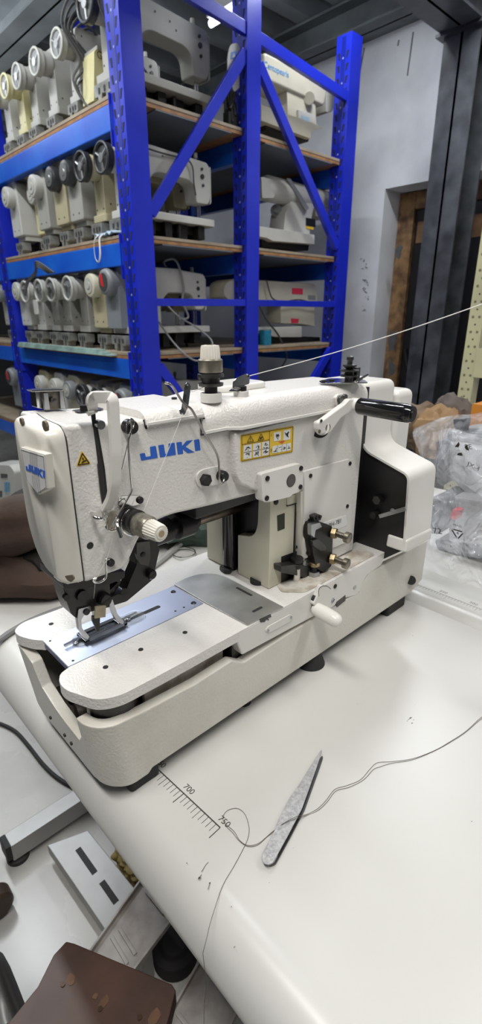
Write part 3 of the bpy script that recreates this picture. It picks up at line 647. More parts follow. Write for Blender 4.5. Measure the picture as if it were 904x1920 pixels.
# second table with its rounded front edge and printed rule
W2 = empty('side_table', (1.05, .1, -TZ), 'second white laminate table with round nose, butted against the machine table on the right', 'table')
slab(TX1+.004, 1.29, -.75, .90, True, True).build('tabletop', laminate, W2)
for x in (.80, 1.18): B().box(x, x+.04, -.1, -.06, -.78, -.045).build('table_leg', galv, W2, bevel=.004); B().box(x, x+.04, .6, .64, -.78, -.045).build('table_leg', galv, W2, bevel=.004)
b = B(); x0 = .745
strip(Vector((x0, -.1, 0)), Vector((x0, .42, 0)), .0003)
for k in range(104):
    y = -.1+.005*k; strip(Vector((x0, y, 0)), Vector((x0-(.012 if k % 10 == 0 else .007), y, 0)), .00025)
b.build('ruler_scale', greytext, W2)
for k in range(5): text('ruler_number', str(250+50*k), .009, greytext, frame(Vector((x0+.008, .36-.05*k-.05, .0002)), (0, -1, 0), (1, 0, 0)), W2, ext=.00005)
# ================================================================ the buttonhole machine
FY, FY2, BK = .372, .363, .462
M = empty('buttonhole_sewing_machine', (.43, .42, 0), 'white industrial buttonhole sewing machine with blue lettering, standing on the white table', 'sewing machine')
# ---- base: a wall following the plan, top height varying, plus a pan floor
def wall_loop(path, t, closed=False):
    """path: (x, y, zb, zt) outer line; wall of thickness t to its inside (right-hand side of travel)"""
    b = B(); rings = []
    P = [Vector((p[0], p[1])) for p in path]
    for i, p in enumerate(path):
        d = (P[min(i+1, len(P)-1)]-P[max(i-1, 0)])
        j = 1
        while d.length < 1e-6: j += 1; d = (P[min(i+j, len(P)-1)]-P[max(i-j, 0)])
        d.normalize(); n = Vector((d.y, -d.x))*t
        rings.append([Vector((p[0], p[1], p[2])), Vector((p[0], p[1], p[3])), Vector((p[0]+n.x, p[1]+n.y, p[3])), Vector((p[0]+n.x, p[1]+n.y, p[2]))])
    b.loft(rings); return b
BF, BB, BL, BR = .331, .510, .139, .702
def arc(cx, cy, r, a0, a1, n=6): return [(cx+r*math.cos(math.radians(a0+(a1-a0)*i/n)), cy+r*math.sin(math.radians(a0+(a1-a0)*i/n))) for i in range(n+1)]
zb = .019
path = [(BR+.012, BF, .03, .099), (BR-.02, BF, zb, .0995), (.60, BF, zb, .1005), (.552, BF, zb, .102), (.530, BF, zb, .080), (.40, BF, zb, .0805), (.316, BF, zb, .078), (.299, BF, zb, .0895), (.25, BF, zb, .0872)]
path += [(.192, BF, zb, .0905), (.186, BF, .0145, .091)]
for x, y in arc(BL+.030, BF+.030, .030, 270, 180, 8): path.append((x, y, .0145, .093))
cuty = [A(141, 1345, 0, BL)[1], A(55, 1230, 0, BL)[1]]
c0, c1 = min(cuty), max(cuty)
path += [(BL, c0, .012, .093), (BL, c0+.002, .012, .068), (BL, c0+.012, .012, .055), (BL, c0+.04, .012, .057), (BL, c1-.035, .012, .062), (BL, c1-.012, .012, .074), (BL, c1-.002, .012, .100), (BL, BB-.03, .012, .104)]
print('cut', c0, c1)
for x, y in arc(BL+.02, BB-.02, .02, 180, 90, 5): path.append((x, y, zb, .104))
path += [(.4, BB, zb, .104), (BR, BB, zb, .09)]
wl = wall_loop(path, .012)
for v in wl.bm.verts:      # the casting's end leans inward toward the table
    if v.co.x < .20: v.co.x += max(0, .093-v.co.z)/.08*.010*min(1, (.20-v.co.x)/.05)
wl.build('base', castm, M, bevel=.0022, seg=2, ang=25)
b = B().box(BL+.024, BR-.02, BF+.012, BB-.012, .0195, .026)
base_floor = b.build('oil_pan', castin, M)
b = B().prism([Vector((BR+.012, BF+.001, .03)), Vector((BR-.02, BF+.001, .022)), Vector((BR-.02, BF+.001, .0992)), Vector((BR+.014, BF+.001, .0985))], (0, BB-BF-.002, 0)); b.build('end_block', castm, M, bevel=.003)
# corner step at the bottom of the front left corner
# shallow cast relief on the corner
if 0: b = B(); b.prism(rnd([Vector((BL-.0012, BF+.028, .082)), Vector((BL-.0012, BF+.052, .082)), Vector((BL-.0012, BF+.052, .040)), Vector((BL-.0012, BF+.044, .040)), Vector((BL-.0012, BF+.044, .073)), Vector((BL-.0012, BF+.028, .073))], .002), (.003, 0, 0)); b.build('cast_relief', castm, M, bevel=.001)
b = B()
for y in (c0+.020, c0+.034, c0+.066): b.cyl((BL-.0006, y, .048), (BL+.001, y, .048), .0018, n=8)
b.build('base_screw_holes', rubber, M, kind='stuff')
# feet
for nm, x, y, kx, ky in (('rubber_foot', .187, .353, .017, .018), ('rubber_foot', .645, .352, .026, .019), ('rubber_foot', .19, .485, .017, .018), ('rubber_foot', .645, .485, .026, .02)):
    B().prism(rnd([Vector((x-kx, y-ky, 0)), Vector((x+kx, y-ky, 0)), Vector((x+kx, y+ky, 0)), Vector((x-kx, y+ky, 0))], .005), (0, 0, .0195)).build(nm, rubber, M, bevel=.002)
B().cyl((.45, .345, 0), (.45, .345, .021), .02, r1=.012, n=24).build('rubber_foot', rubber, M, bevel=.001)
B().cyl((.335, .352, 0), (.335, .352, .021), .009, r1=.006, n=20).build('rubber_foot', rubber, M)
B().cyl(A(771, 1088, 1, BF-.003), A(771, 1088, 1, BF+.004), .0072, n=20).build('end_plug', rubber, M)
# inner mechanism housing seen through the front gap: cast web under the bed
B().box(.20, .30, .347, .352, .03, .1085).build('inner_web', dirty, M, bevel=.001)
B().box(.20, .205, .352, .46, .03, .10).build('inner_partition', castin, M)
B().cyl((.176, .364, .08), (.176, .364, .109), .024, n=28).build('bed_mount', dsteel, M, bevel=.001)
b = B()
for k in range(22):
    x, y = random.uniform(.165, .2), random.uniform(c0, c1); b.tube(spl([(x, y, .027), (x+random.uniform(-.01, .01), y+random.uniform(-.02, .02), .03+random.random()*.008), (x+random.uniform(-.015, .015), y+random.uniform(-.03, .03), .027)], 4), .0003, 4)
b.build('thread_scraps', threadb, M, kind='stuff')
B().cyl((.166, .43, .036), (.20, .425, .036), .011, n=14).cyl((.17, .46, .04), (.2, .46, .04), .008, n=12).build('oily_mechanism', castin, M)
# ---- bed
BZ, BT = .121, .012
XR = A(690, 1065, 1, BF)[0]
# bed plate outline (plan), a notch of the needle plate cut by building three pieces in one mesh
py0, py1 = .3995, .4565          # needle plate edges
pl = [(.154, py0), (.143, .396), (.137, .386), (.1365, .372), (.150, .341), (.168, .332), (.22, BF), (.60, BF), (.60, .503), (.19, .503), (.150, .5045), (.138, .495), (.1385, .482), (.146, .466), (.154, py1), (.3175, py1), (.3175, py0)]
b = B(); b.prism(rnd([Vector((x, y, BZ)) for x, y in pl], [0, .004, .008, .014, .022, .02, 0, 0, 0, 0, .02, .010, .010, .006, 0, .0005, .0005], 5), (0, 0, -BT))
bedr = b.build('bed', enamel, M, bevel=.0038, seg=4, ang=50)
ap = PY(BF-.0002, (455, 1229), (448, 1213), (444, 1200), (462, 1180), (536, 1144), (575, 1118), (640, 1080), (712, 1042), (722, 1046), (716, 1060), (690, 1078), (684, 1086), (677, 1107), (668, 1117), (648, 1122), (620, 1140), (545, 1180))
for q in ap[3:8]: q.z = BZ-.0005
b = B(); b.prism(rnd(ap, [.002, .003, .002, .004, 0, 0, 0, .012, .008, .004, .006, .004, .003, .004, .004, .002, 0]), (0, .02, 0)); b.build('apron', enamel_s, M, bevel=.0028, seg=3)
# dark strip added for the shade in the gap between apron and base
B().box(.31, .70, BF+.013, BF+.03, .06, .098).build('gap_shade_strip', castin, M)
b = B(); b.prism(rnd([Vector((x, y, BZ+.0004)) for x, y in ((.42, .335), (.57, .335), (.57, .362), (.41, .372), (.40, .355))], .006), (0, 0, .0005)); b.build('dust_film', dirty, M)
p3 = PY(BF-.0012, (497, 1183), (503, 1175), (545, 1152), (550, 1156), (548, 1164), (505, 1187))
b = B(); b.prism(rnd(p3, .0035), (0, .0015, 0)).build('name_strip', enamel_s, M, bevel=.0004)
for q in ((503, 1182), (546, 1157)): B().cyl(A(*q, 1, BF-.002), A(*q, 1, BF), .0014, n=10).build('rivet', steel, M)
# bare chipped patch on the edge
b = B(); b.prism(PY(BF-.0008, (488, 1162), (508, 1152), (509, 1157), (503, 1159), (505, 1163), (499, 1162), (497, 1166), (489, 1167)), (0, .002, 0)).build('chipped_paint', dsteel, M)
# needle plate, slide plate
b = B(); b.prism([Vector((x, y, BZ-.002)) for x, y in ((.153, py0+.0004), (.3168, py0+.0004), (.3168, py1-.0004), (.153, py1-.0004))], (0, 0, .0024)); NP = b.build('needle_plate', plate_m, M, bevel=.0003)
B().box(.153, .317, py0+.004, py1-.004, BZ-.0065, BZ-.0022).build('plate_underside', mat('deep_blue_edge', (.02, .03, .16), .3, .6), NP)
s0, s1 = A(140, 1210, 2, BZ), A(303, 1139, 2, BZ)
b = B(); b.prism(rnd([Vector((s0[0], .4262, BZ+.0004)), Vector((s1[0], .4262, BZ+.0004)), Vector((s1[0], .4318, BZ+.0004)), Vector((s0[0], .4318, BZ+.0004))], .0027), (0, 0, .0002)); b.build('feed_slot', rubber, NP)
for q in ((325, 1110), (363, 1131)): B().cyl(A(*q, 2, BZ+.0003), A(*q, 2, BZ+.0003)+Vector((0, 0, .0014)), .0034, r1=.0022, n=16).build('plate_screw', dsteel, NP)
b = B()
for q in ((329, 1146), (345, 1139), (94, 1202), (137, 1239)): b.cyl(A(*q, 2, BZ+.0003), A(*q, 2, BZ+.0003)+Vector((0, 0, .0003)), .0013, n=12)
b.build('pin_holes', rubber, NP, kind='stuff')
b = B()
for q in ((198, 1251), (264, 1218), (347, 1186), (96, 1170)): b.cyl(A(*q, 2, BZ), A(*q, 2, BZ)+Vector((0, 0, .0003)), .0026, n=16)
b.build('bed_holes', rubber, M, kind='stuff')
b = B(); sp = rnd([Vector((x, y, BZ+.0002)) for x, y in ((.3185, py0+.001), (.322, BF+.001), (.3765, BF-.001), (.3765, .428), (.372, .444), (.359, .456), (.340, .460), (.318, .4575))], [0, .0015, .001, .006, .01, .01, .008, .001]); b.prism(sp, (0, 0, .0016)); SP = b.build('slide_plate', slide_m, M, bevel=.0005)
b = B(); b.prism(rnd([Vector((x, y, BZ+.0018)) for x, y in ((.3435, .3445), (.3585, .3445), (.3585, .348), (.3435, .348))], .0016), (0, 0, .0003)); b.build('finger_slot', rubber, SP)
b = B(); b.prism([Vector((x, y, BZ+.0018)) for x, y in ((.366, .372), (.369, .372), (.369, .398), (.366, .398))], (0, 0, .0004)); b.build('edge_slot', dsteel, SP)
# ---- arm body
zl = A(392, 797, 1, FY)[2]
al = PY(FY, (154, 1096), (235, 1066), (246, 1046), (262, 1008), (285, 982), (320, 966), (400, 948), (486, 925))
al[0].x = .167
top = .3525
arm_l = al+[Vector((.40, FY, .255)), Vector((.40, FY, top-.012)), Vector((.30, FY, top-.0105)), Vector((.167, FY, top-.001))]
b = B(); b.prism(rnd(arm_l, [0, .006, .02, .03, .03, .03, 0, 0, 0, 0, 0, 0]), (0, BK-FY, 0)); b.build('arm', enamel, M, bevel=.0055, seg=4, ang=50)
# right half of the body with the column, standing proud
ar = PY(FY2, (441, 812), (672, 755), (672, 1030), (571, 1062), (571, 900), (486, 922), (444, 905))
ar[1].x = ar[2].x = .5565; ar[2].z = ar[3].z = BZ+.002
b = B(); b.prism(rnd(ar, [.003, 0, 0, 0, .01, .006, .012]), (0, BK-FY2+.004, 0)); b.build('column', enamel, M, bevel=.0045, seg=3, ang=50)
# sloped lower face running along the arm
pl_ = PY(FY-.0016, (262, 945), (330, 922), (444, 893), (486, 889), (486, 925), (400, 948), (320, 966), (285, 982), (268, 975))
b = B(); v = [Vector(q) for q in pl_]
# lid: cross-section extruded along X
def lid(x0, x1, yf, zs, zt, name, m=enamel, r=.016):
    b = B(); pts = [(yf, zs), (yf, zt-r)]+[(yf+r-r*math.cos(a), zt-r+r*math.sin(a)) for a in [math.pi/2*i/6 for i in range(1, 7)]]
    pts += [(BK+.002-r+r*math.sin(a), zt-r+r*math.cos(a)) for a in [math.pi/2*i/6 for i in range(0, 7)]]+[(BK+.002, zs)]
    b.prism([Vector((x0, y, z)) for y, z in pts], (x1-x0, 0, 0)); return b
zs2 = A(600, 776, 1, FY2-.003)[2]
print('lid seam z', zs2, 'xr', ar[1].x)
xL = A(441, 815, 1, FY2)[0]
# main lid with tapered shoulder at its left end
b = B(); sect = []
def ring(x, yf, zs, zt, r):
    pts = [(yf, zs), (yf, zt-r)]+[(yf+r-r*math.cos(a), zt-r+r*math.sin(a)) for a in [math.pi/2*i/6 for i in range(1, 7)]]
    pts += [(BK+.002-r+r*math.sin(a), zt-r+r*math.cos(a)) for a in [math.pi/2*i/6 for i in range(0, 7)]]+[(BK+.002, zs)]
    return [Vector((x, y, z)) for y, z in pts]
b.loft([ring(.300, FY-.002, zs2, top-.004, .018), ring(xL-.006, FY-.002, zs2, top-.001, .018), ring(xL+.004, FY2-.003, zs2, top+.001, .018), ring(.45, FY2-.003, zs2, top+.001, .017), ring(.5565, FY2-.003, zs2, top-.001, .016)])
LID = b.build('top_cover', enamel, M, bevel=.001)
b = B(); yy = FY-.0035
b.tube([Vector((.300, yy, zs2+.0015)), Vector((xL-.006, yy, zs2+.0015)), Vector((xL+.004, FY2-.0045, zs2+.0015)), Vector((.5565, FY2-.0045, zs2+.0015))], .0016, w=.0012, up=(0, 0, 1)); b.build('cover_lip', enamel_s, LID, bevel=.0005)
b = B(); b.tube([Vector((.298, FY-.0008, zs2-.0008)), Vector((xL-.004, FY-.0008, zs2-.0008))], .0004, w=.001, up=(0, 0, 1)); b.tube([Vector((xL+.004, FY2-.0006, zs2-.0008)), Vector((.556, FY2-.0006, zs2-.0008))], .0005, w=.001, up=(0, 0, 1)); b.build('cover_seam', rubber, LID)
# small front lid
q = PY(FY-.0012, (272, 772), (276, 797), (388, 781), (392, 808))
zS = q[1].z
b = lid(q[0].x, .302, FY-.0025, zS, top+.0008, 'x', r=.013); F = b.build('front_cover', enamel, M, bevel=.0008)
B().tube([Vector((q[1].x, FY-.0032, zS+.0012)), Vector((.300, FY-.0032, zS+.0012))], .0013, w=.001, up=(0, 0, 1)).build('cover_lip', enamel_s, F, bevel=.0004)
b = B(); b.tube([Vector((q[0].x-.0006, FY+.001, top-.006)), Vector((q[0].x-.0006, FY-.0008, top-.012)), Vector((q[0].x-.0006, FY-.0008, zS-.0008)), Vector((.2985, FY-.0008, zS-.0008)), Vector((.2985, FY-.0008, zs2-.001))], .0007, 5); b.build('cover_seam', rubber, F)
# oil cover on the top right
b = B(); b.prism(rnd([Vector((x, y, top)) for x, y in ((.355, .405), (.425, .405), (.425, .452), (.355, .452))], .012), (0, 0, .008)); b.build('oil_cover', enamel_s, M, bevel=.003, seg=3)
# lower sloping band of the arm (slightly recessed bowed strip)
# ---- face cover
fx0, fx1 = .1485, .1665
out = [(FY+.001, .350), (FY+.001, A(150, 1092, 1, FY)[2]-.001), (FY+.013, A(150, 1092, 1, FY)[2]-.003)]
bl = PX(.1535, (120, 1092), (98, 1072), (78, 1035), (62, 985), (52, 925), (45, 870), (36, 800), (34, 775), (45, 764))
out += [(q.y, q.z) for q in bl]
out[-1] = (out[-1][0], .352)
ctr = (.415, .30)
print('face outline', [(round(a, 3), round(c, 3)) for a, c in out])
def fr(x, s, dz=0): return rnd([Vector((x, ctr[0]+(y-ctr[0])*s[0], ctr[1]+(z-ctr[1])*s[1])) for y, z in out], [.012, .003, .004, .01, .01, .02, .02, .02, .02, .02, .012, .01], 5)
b = B(); b.loft([fr(fx1, (1, 1)), fr(fx1-.004, (1, 1)), fr(fx1-.0052, (.985, .995)), fr(fx0+.0055, (.965, .985)), fr(fx0+.002, (.90, .965)), fr(fx0, (.80, .93))])
FC = b.build('face_cover', ivory, M)
FC.data.shade_smooth(); FC.data.set_sharp_from_angle(angle=math.radians(60))
b = B(); b.loft([fr(fx1+.0012, (1, 1)), fr(fx1, (1, 1))]); b.build('cover_gasket', rubber, FC)
for qq, r in (((83, 799), .0040), ((39, 790), .0028)): B().cyl(A(*qq, 0, fx0-.0004)+Vector((0, 0, 0)), A(*qq, 0, fx0-.0004)+Vector((.002, 0, 0)), r, n=8).build('recessed_screw', mat('recess_brown', (.16, .13, .09), .6, .3), FC)
B().prism(rnd(PX(fx0+.0015, (121, 1080), (136, 1078), (139, 1085), (133, 1092), (126, 1088)), .002), (.001, 0, 0)).build('worn_patch', mat('recess_brown', (0, 0, 0)), FC)
# badge
bp = PX(fx0-.004, (38, 838), (84, 852), (90, 917), (72, 928), (50, 901))
b = B(); b.prism(bp, (.006, 0, 0)); BD = b.build('badge', ivory, FC, bevel=.0008)
cx = sum((p for p in bp), Vector())/5
b = B(); b.prism([cx+(p-cx)*.93+Vector((-.0004, 0, 0)) for p in bp], (.0006, 0, 0)); b.build('badge_face', mat('badge_white', (.74, .74, .74), .25), BD)
def dy(px, py, y, r, h, m, name, parent=M, n=20, prof=None, bevel=0, ridge=0):
    p = A(px, py, 1, y); return B().cyl(p, p-Vector((0, h, 0)), r, n=n, prof=prof, ridge=ridge).build(name, m, parent, bevel=bevel)
def screw(px, py, y, r, h, m=black, name='screw', ang=.5, parent=M):
    s = dy(px, py, y, r, h, m, name, parent, n=18, prof=[(0, r), (.75, r), (1, r*.82)])
    p = A(px, py, 1, y)-Vector((0, h+.0001, 0)); u = Vector((math.cos(ang), 0, math.sin(ang)))*r*.8; v = Vector((-math.sin(ang), 0, math.cos(ang)))*r*.14
    B().prism([p-u-v, p+u-v, p+u+v, p-u+v], (0, -.0001, 0)).build('screw_slot', rubber, s); return s
# ---- lettering on the arm
def cr(ox, oy, k, *p): return [(ox+a/k, oy+b/k) for a, b in p]
LET = [cr(200, 680, 3.013, *q) for q in (
    ((188, 515), (216, 510), (222, 533), (250, 528), (245, 476), (278, 470), (290, 538), (196, 554)),
    ((292, 467), (323, 462), (332, 518), (340, 512), (353, 488), (350, 458), (384, 452), (392, 521), (303, 536)),
    ((395, 451), (425, 447), (427, 472), (452, 442), (488, 437), (446, 475), (497, 506), (458, 512), (430, 489), (433, 515), (403, 519)),
    ((494, 437), (523, 432), (531, 495), (502, 500)))]
LP = [[A(x, y, 1, FY-.0003) for x, y in q] for q in LET]
E = bpy.data.objects.new('maker_lettering', None); E.parent = M; col.objects.link(E); E['label'] = 'blue letters JUKI on the arm'
for q in LP: B().prism(rnd(q, .0006, 2), (0, .0006, 0)).build('letter', jblue, E)
xs = [p.x for q in LP for p in q]; zs_ = [p.z for q in LP for p in q]; lx0, lx1, lz0, lz1 = min(xs), max(xs), min(zs_), max(zs_)
o_, u_, v_ = A(48, 884, 0, fx0-.0048), A(84, 897, 0, fx0-.0048), A(48, 869, 0, fx0-.0048)
b = B()
for q in LP: b.prism([o_+(u_-o_)*((p.x-lx0)/(lx1-lx0))+(v_-o_)*((p.z-lz0)/(lz1-lz0)) for p in q], (.0004, 0, 0))
b.build('badge_lettering', jblue, BD)
b = B()
for k in range(7):
    for (ya, xa), (yb_, xb) in (((847, 56), (874, 57)), ((890, 60), (921, 63))):
        b.tube([A(xa+k*2.2, ya+k*.5, 0, fx0-.0044), A(xb+k*2.2, yb_+k*.6, 0, fx0-.0044)], .00014, w=.00014, up=(1, 0, 0))
bc = [cx+(p-cx)*.9 for p in bp]
for i in range(5): b.tube([bc[i]+Vector((-.0005, 0, 0)), bc[(i+1) % 5]+Vector((-.0005, 0, 0))], .00014, w=.00014, up=(1, 0, 0))
b.build('badge_lines', greytext, BD)
# ---- take-up slot and guard
def rnd_path(P, r):
    out = [P[0]]
    for i in range(1, len(P)-1):
        a, p, c = P[i-1], P[i], P[i+1]; q = min(r, (a-p).length*.45, (c-p).length*.45); s, e = p+(a-p).normalized()*q, p+(c-p).normalized()*q
        out += [s*(1-t)**2+p*2*t*(1-t)+e*t*t for t in (0, .25, .5, .75, 1)]
    return out+[P[-1]]
B().prism(PY(FY-.0004, (171, 774), (179, 774), (181, 800), (187, 833), (195, 880), (202, 946), (193, 954), (189, 925), (184, 870), (179, 830)), (0, .0012, 0)).build('take_up_slot', rubber, M)
b = B(); b.tube([A(x, y, 1, FY-.0006) for x, y in ((180, 790), (188, 833), (196, 880), (203, 946), (194, 955), (189, 925), (183, 870))], .0005, 6); b.build('slot_rim', dsteel, M)
dy(183, 795, FY, .0036, .006, chrome, 'take_up_lever_eye')
gy = FY-.028
g = [A(172, 774, 1, FY-.001), A(172, 744, 1, FY-.010), A(211, 745, 1, gy), A(217, 850, 1, gy), A(216, 905, 1, gy+.004), A(209, 935, 1, gy+.014), A(198, 954, 1, FY-.003)]
B().tube(rnd_path(g, .004), .0021, w=.0042, up=(0, -1, 0)).build('take_up_guard', enamel_s, M, bevel=.0012, seg=3)
p = A(160, 772, 1, FY-.003)
B().prism(rnd([p+Vector((x, y, 0)) for x, y in ((-.008, -.006), (.014, -.006), (.014, .008), (-.008, .008))], .004), (0, 0, .0012)).build('guard_clip', chrome, M)
B().cyl(p+Vector((0, .001, .001)), p+Vector((0, .001, .005)), .0034, n=14).build('screw', black, M)
# ---- warning triangle
tri = PY(FY-.0003, (143, 875), (153.5, 845), (171, 870))
WT = B().prism(rnd(tri, .0012), (0, .0006, 0)).build('warning_triangle', yel, M)
c = sum(tri, Vector())/3; b = B(); q = [c+(p-c)*.74+Vector((0, -.0003, 0)) for p in tri]
for i in range(3): b.tube([q[i], q[(i+1) % 3]], .00015, w=.0004, up=(0, 1, 0))
b.prism(rnd([c+Vector((x, -.0004, z)) for x, z in ((-.002, -.0022), (.0028, -.0008), (.0024, .0002), (-.0008, -.0004))], .0005), (0, .0003, 0))
b.prism(rnd([c+Vector((x, -.0004, z)) for x, z in ((-.0008, .0008), (.0008, .0004), (.0002, .0026), (-.0004, .0026))], .0003), (0, .0003, 0))
b.build('warning_symbol', stk, WT)
# ---- screw, wire guides of the head front
screw(239, 799, FY, .0062, .009, ang=.35)
B().tube(spl([A(x, y, 1, FY-.0105) for x, y in ((237, 812), (239, 792), (245, 785), (251, 789), (250, 800), (244, 812), (239, 835), (229, 880))], 5), .0006, 6).build('check_spring', chrome, M)
B().tube(spl([A(x, y, 1, FY-.011) for x, y in ((246, 788), (247, 805), (241, 825), (241, 845), (246, 900), (247, 919), (240, 934), (224, 962), (213, 982), (208, 993))], 6), .0009, 6).build('wire_guide', chrome, M)
B().prism(rnd(PY(FY-.002, (221, 938), (228, 929), (262, 928), (267, 936), (262, 946), (232, 953), (222, 950)), .003), (0, .002, 0)).build('guide_bracket', chrome, M, bevel=.0004)
screw(261, 937, FY-.001, .0033, .003)
B().tube(spl([A(x, y, 1, FY-.006) for x, y in ((222, 948), (224, 940), (232, 935), (236, 940), (233, 946))], 5), .0007, 6).build('guide_hook', chrome, M)
B().cyl(A(172, 964, 1, FY), A(172, 964, 1, FY-.006), .0012, n=10).tube(spl([A(172, 963, 1, FY-.005), A(178, 970, 1, FY-.013), A(190, 973, 1, FY-.015), A(199, 969, 1, FY-.011), A(199, 962, 1, FY-.006)], 6), .0019, 10).build('thread_hook', chrome, M)
B().tube(spl([A(x, y, 1, FY-q) for x, y, q in ((203, 975, .002), (198, 985, .012), (202, 993, .014), (212, 995, .014), (222, 987, .012), (218, 965, .008))], 5), .0008, 8).build('thread_hook', chrome, M)
B().tube(spl([A(x, y, 1, FY-q) for x, y, q in ((220, 965, .004), (220, 985, .016), (227, 1008, .02))], 5), .0017, 10).build('spring_post', chrome, M)
B().prism(rnd(PY(FY-.0006, (200, 968), (212, 955), (222, 960), (220, 990), (205, 998)), .003), (0, .001, 0)).build('worn_patch', dirty, M)
dy(169, 1023, FY, .0031, .0002, rubber, 'adjusting_hole')
screw(206, 1054, FY, .0036, .0035, ang=.9)
B().tube(spl([A(x, y, 1, FY-.003) for x, y in ((205, 1047), (199, 1050), (198, 1060), (199, 1078), (196, 1086), (186, 1092), (177, 1091), (175, 1086), (181, 1084))], 6), .0010, 8).build('needle_bar_guide', chrome, M)
# ---- lower tension
t0 = A(240, 972, 1, FY)
def tk(p, d, rk, m1=barrelm):
    T = bpy.data.objects.new('tension_knob', None); T.parent = M; col.objects.link(T)
    B().cyl(p, p+d*.35, rk*1.05, n=24, prof=[(0, rk*1.2), (.2, rk*1.25), (.25, rk*.9), (.6, rk*.9), (.65, rk*1.3), (.85, rk*1.3), (.9, rk*1.1), (1, rk*1.1)]).build('tension_discs', dsteel, T)
    B().cyl(p+d*.35, p+d*.68, rk*1.18, n=28, prof=[(0, rk*1.15), (.1, rk*1.2), (.9, rk*1.2), (1, rk*1.08)]).build('barrel', m1, T)
    B().cyl(p+d*.66, p+d, rk, n=44, prof=[(0, rk), (.8, rk*.92), (1, rk*.85)], ridge=.07).build('grip', knobm, T)
    B().cyl(p+d*.99, p+d*1.012, rk*.55, n=24).build('knob_rim', ivory, T)
    B().cyl(p+d*1.0, p+d*1.016, rk*.34, n=20).build('spindle_end', brass, T); return T
tk(t0, Vector((.003, -.046, -.001)), .0086)
B().ring(t0-Vector((0, .010, 0)), (0, 1, 0), .0125, .0008, 20, 6, .5, 5.2).build('check_spring', chrome, M)
# ---- top tension (upright) and its boss
p = A(396, 742, 2, top+.004)
B().cyl(p-Vector((0, 0, .006)), p+Vector((0, 0, .003)), .0105, n=24).build('knob_boss', enamel_s, M, bevel=.001)
B().cyl(p, p+Vector((0, 0, .012)), .0062, n=20).build('knob_neck', rubber, M)
tk(p+Vector((0, 0, .0095)), Vector((0, 0, .037)), .0098, mat('stained_bronze_barrel', (.30, .27, .22), .38, .8, bump=.2, bs=150, var=.3, vs=40))
# ---- eyelet plate with its boss
p = A(452, 742, 2, top+.001)
B().cyl(p-Vector((0, 0, .004)), p+Vector((0, 0, .005)), .0078, n=24).build('eyelet_boss', enamel_s, M, bevel=.0008)
B().cyl(p+Vector((0, 0, .005)), p+Vector((0, 0, .0095)), .0058, n=18).build('screw', black, M, bevel=.0006)
yq = p.y-.001
ep = rnd(PY(yq, (438, 715), (445, 708), (464, 700), (469, 704), (468, 720), (446, 727), (443, 733), (437, 731)), .0018)
B().prism(ep, (0, .0012, 0)).build('eyelet_plate', chrome, M, bevel=.0003)
B().cyl(A(466, 705, 1, yq-.0005), A(466, 705, 1, yq-.0007), .0011, n=10).build('eyelet_hole', rubber, M)
B().tube(spl([A(446, 727, 1, yq), A(437, 733, 1, yq), p+Vector((-.004, 0, .005))], 4), .0006, w=.004, up=(0, 0, 1)).build('eyelet_foot', chrome, M)
# ---- front thread plate with slots and the long bent wire
tp = rnd(PY(FY-.006, (346, 722), (349, 717), (354, 718), (357, 724), (352, 762), (345, 778), (336, 777), (335, 769), (340, 765)), .0012)
B().prism(tp, (0, -.0012, 0)).build('thread_plate', chrome, M, bevel=.0003)
b = B()
for q in ((351, 723, 350, 731), (348, 740, 346, 755), (342, 771, 342, 772)): b.tube([A(q[0], q[1], 1, FY-.0076), A(q[2], q[3], 1, FY-.0076)], .0001, w=.0011, up=(0, 1, 0))
b.build('plate_slots', rubber, M)
B().tube(spl([A(310, 718, 1, FY-.004), A(318, 720, 1, FY-.008), A(326, 728, 1, FY-.008), (A(341, 752, 1, FY-.008)), A(352, 762, 1, FY-.011), A(362, 772, 1, FY-.012), A(385, 815, 1, FY-.012), A(407, 852, 1, FY-.012), A(411, 880, 1, FY-.012), A(411, 899, 1, FY-.012), A(416, 906, 1, FY-.011), A(420, 901, 1, FY-.010), A(420, 890, 1, FY-.008)], 4), .0011, 8).build('bent_wire_guide', mat('grey_wire', (.42, .40, .38), .3, 1), M)
B().prism(rnd(PY(FY-.0022, (368, 892), (378, 881), (412, 873), (424, 880), (424, 905), (378, 916), (369, 908)), .005), (0, .0024, 0)).build('guide_pad', enamel_s, M, bevel=.0008)
dy(383, 899, FY-.002, .0064, .005, black, 'hex_nut', n=6, bevel=.0005); dy(384, 899, FY-.006, .0035, .0035, rubber, 'stud', n=16)
screw(413, 891, FY-.002, .0056, .008, ang=1.0)
p = A(327, 752, 2, top-.001); B().cyl(p, p+Vector((0, 0, .0035)), .0028, n=8).build('screw', black, M)
b = B()
for q in ((300, 745), (270, 748), (365, 735), (425, 722), (540, 735), (460, 744), (205, 752)): p = A(*q, 2, top+.0014); b.cyl(p, p+Vector((0, 0, .0003)), .0012, n=8)
# ---- bracket on top of the head
p = A(101, 767, 2, top-.001); yb0 = p.y
wc = mat('worn_chrome', (.22, .20, .17), .35, 1, bump=.3, bs=150, var=.5, vs=60)
TBR = B().prism(rnd(PY(yb0-.002, (79, 733), (119, 732), (123, 766), (84, 768)), .0005), (0, .014, 0)).build('top_bracket', wc, M, bevel=.0005)
for q in (((82, 737), (90, 737), (94, 768), (84, 768)), ((112, 734), (118, 734), (123, 766), (114, 766))): B().prism(PY(yb0-.0045, *q), (0, .003, 0)).build('bracket_flange', steel, TBR, bevel=.0003)
B().prism(rnd(PY(yb0+.001, (66, 733), (79, 733), (80, 767), (70, 765)), .001), (0, .012, 0)).build('chrome_side', chrome, TBR, bevel=.0006)
B().prism(PY(yb0-.005, (58, 732), (82, 730), (118, 730), (118, 733), (82, 734), (60, 735)), (0, .010, 0)).build('bracket_cap', chrome, M, bevel=.0003)
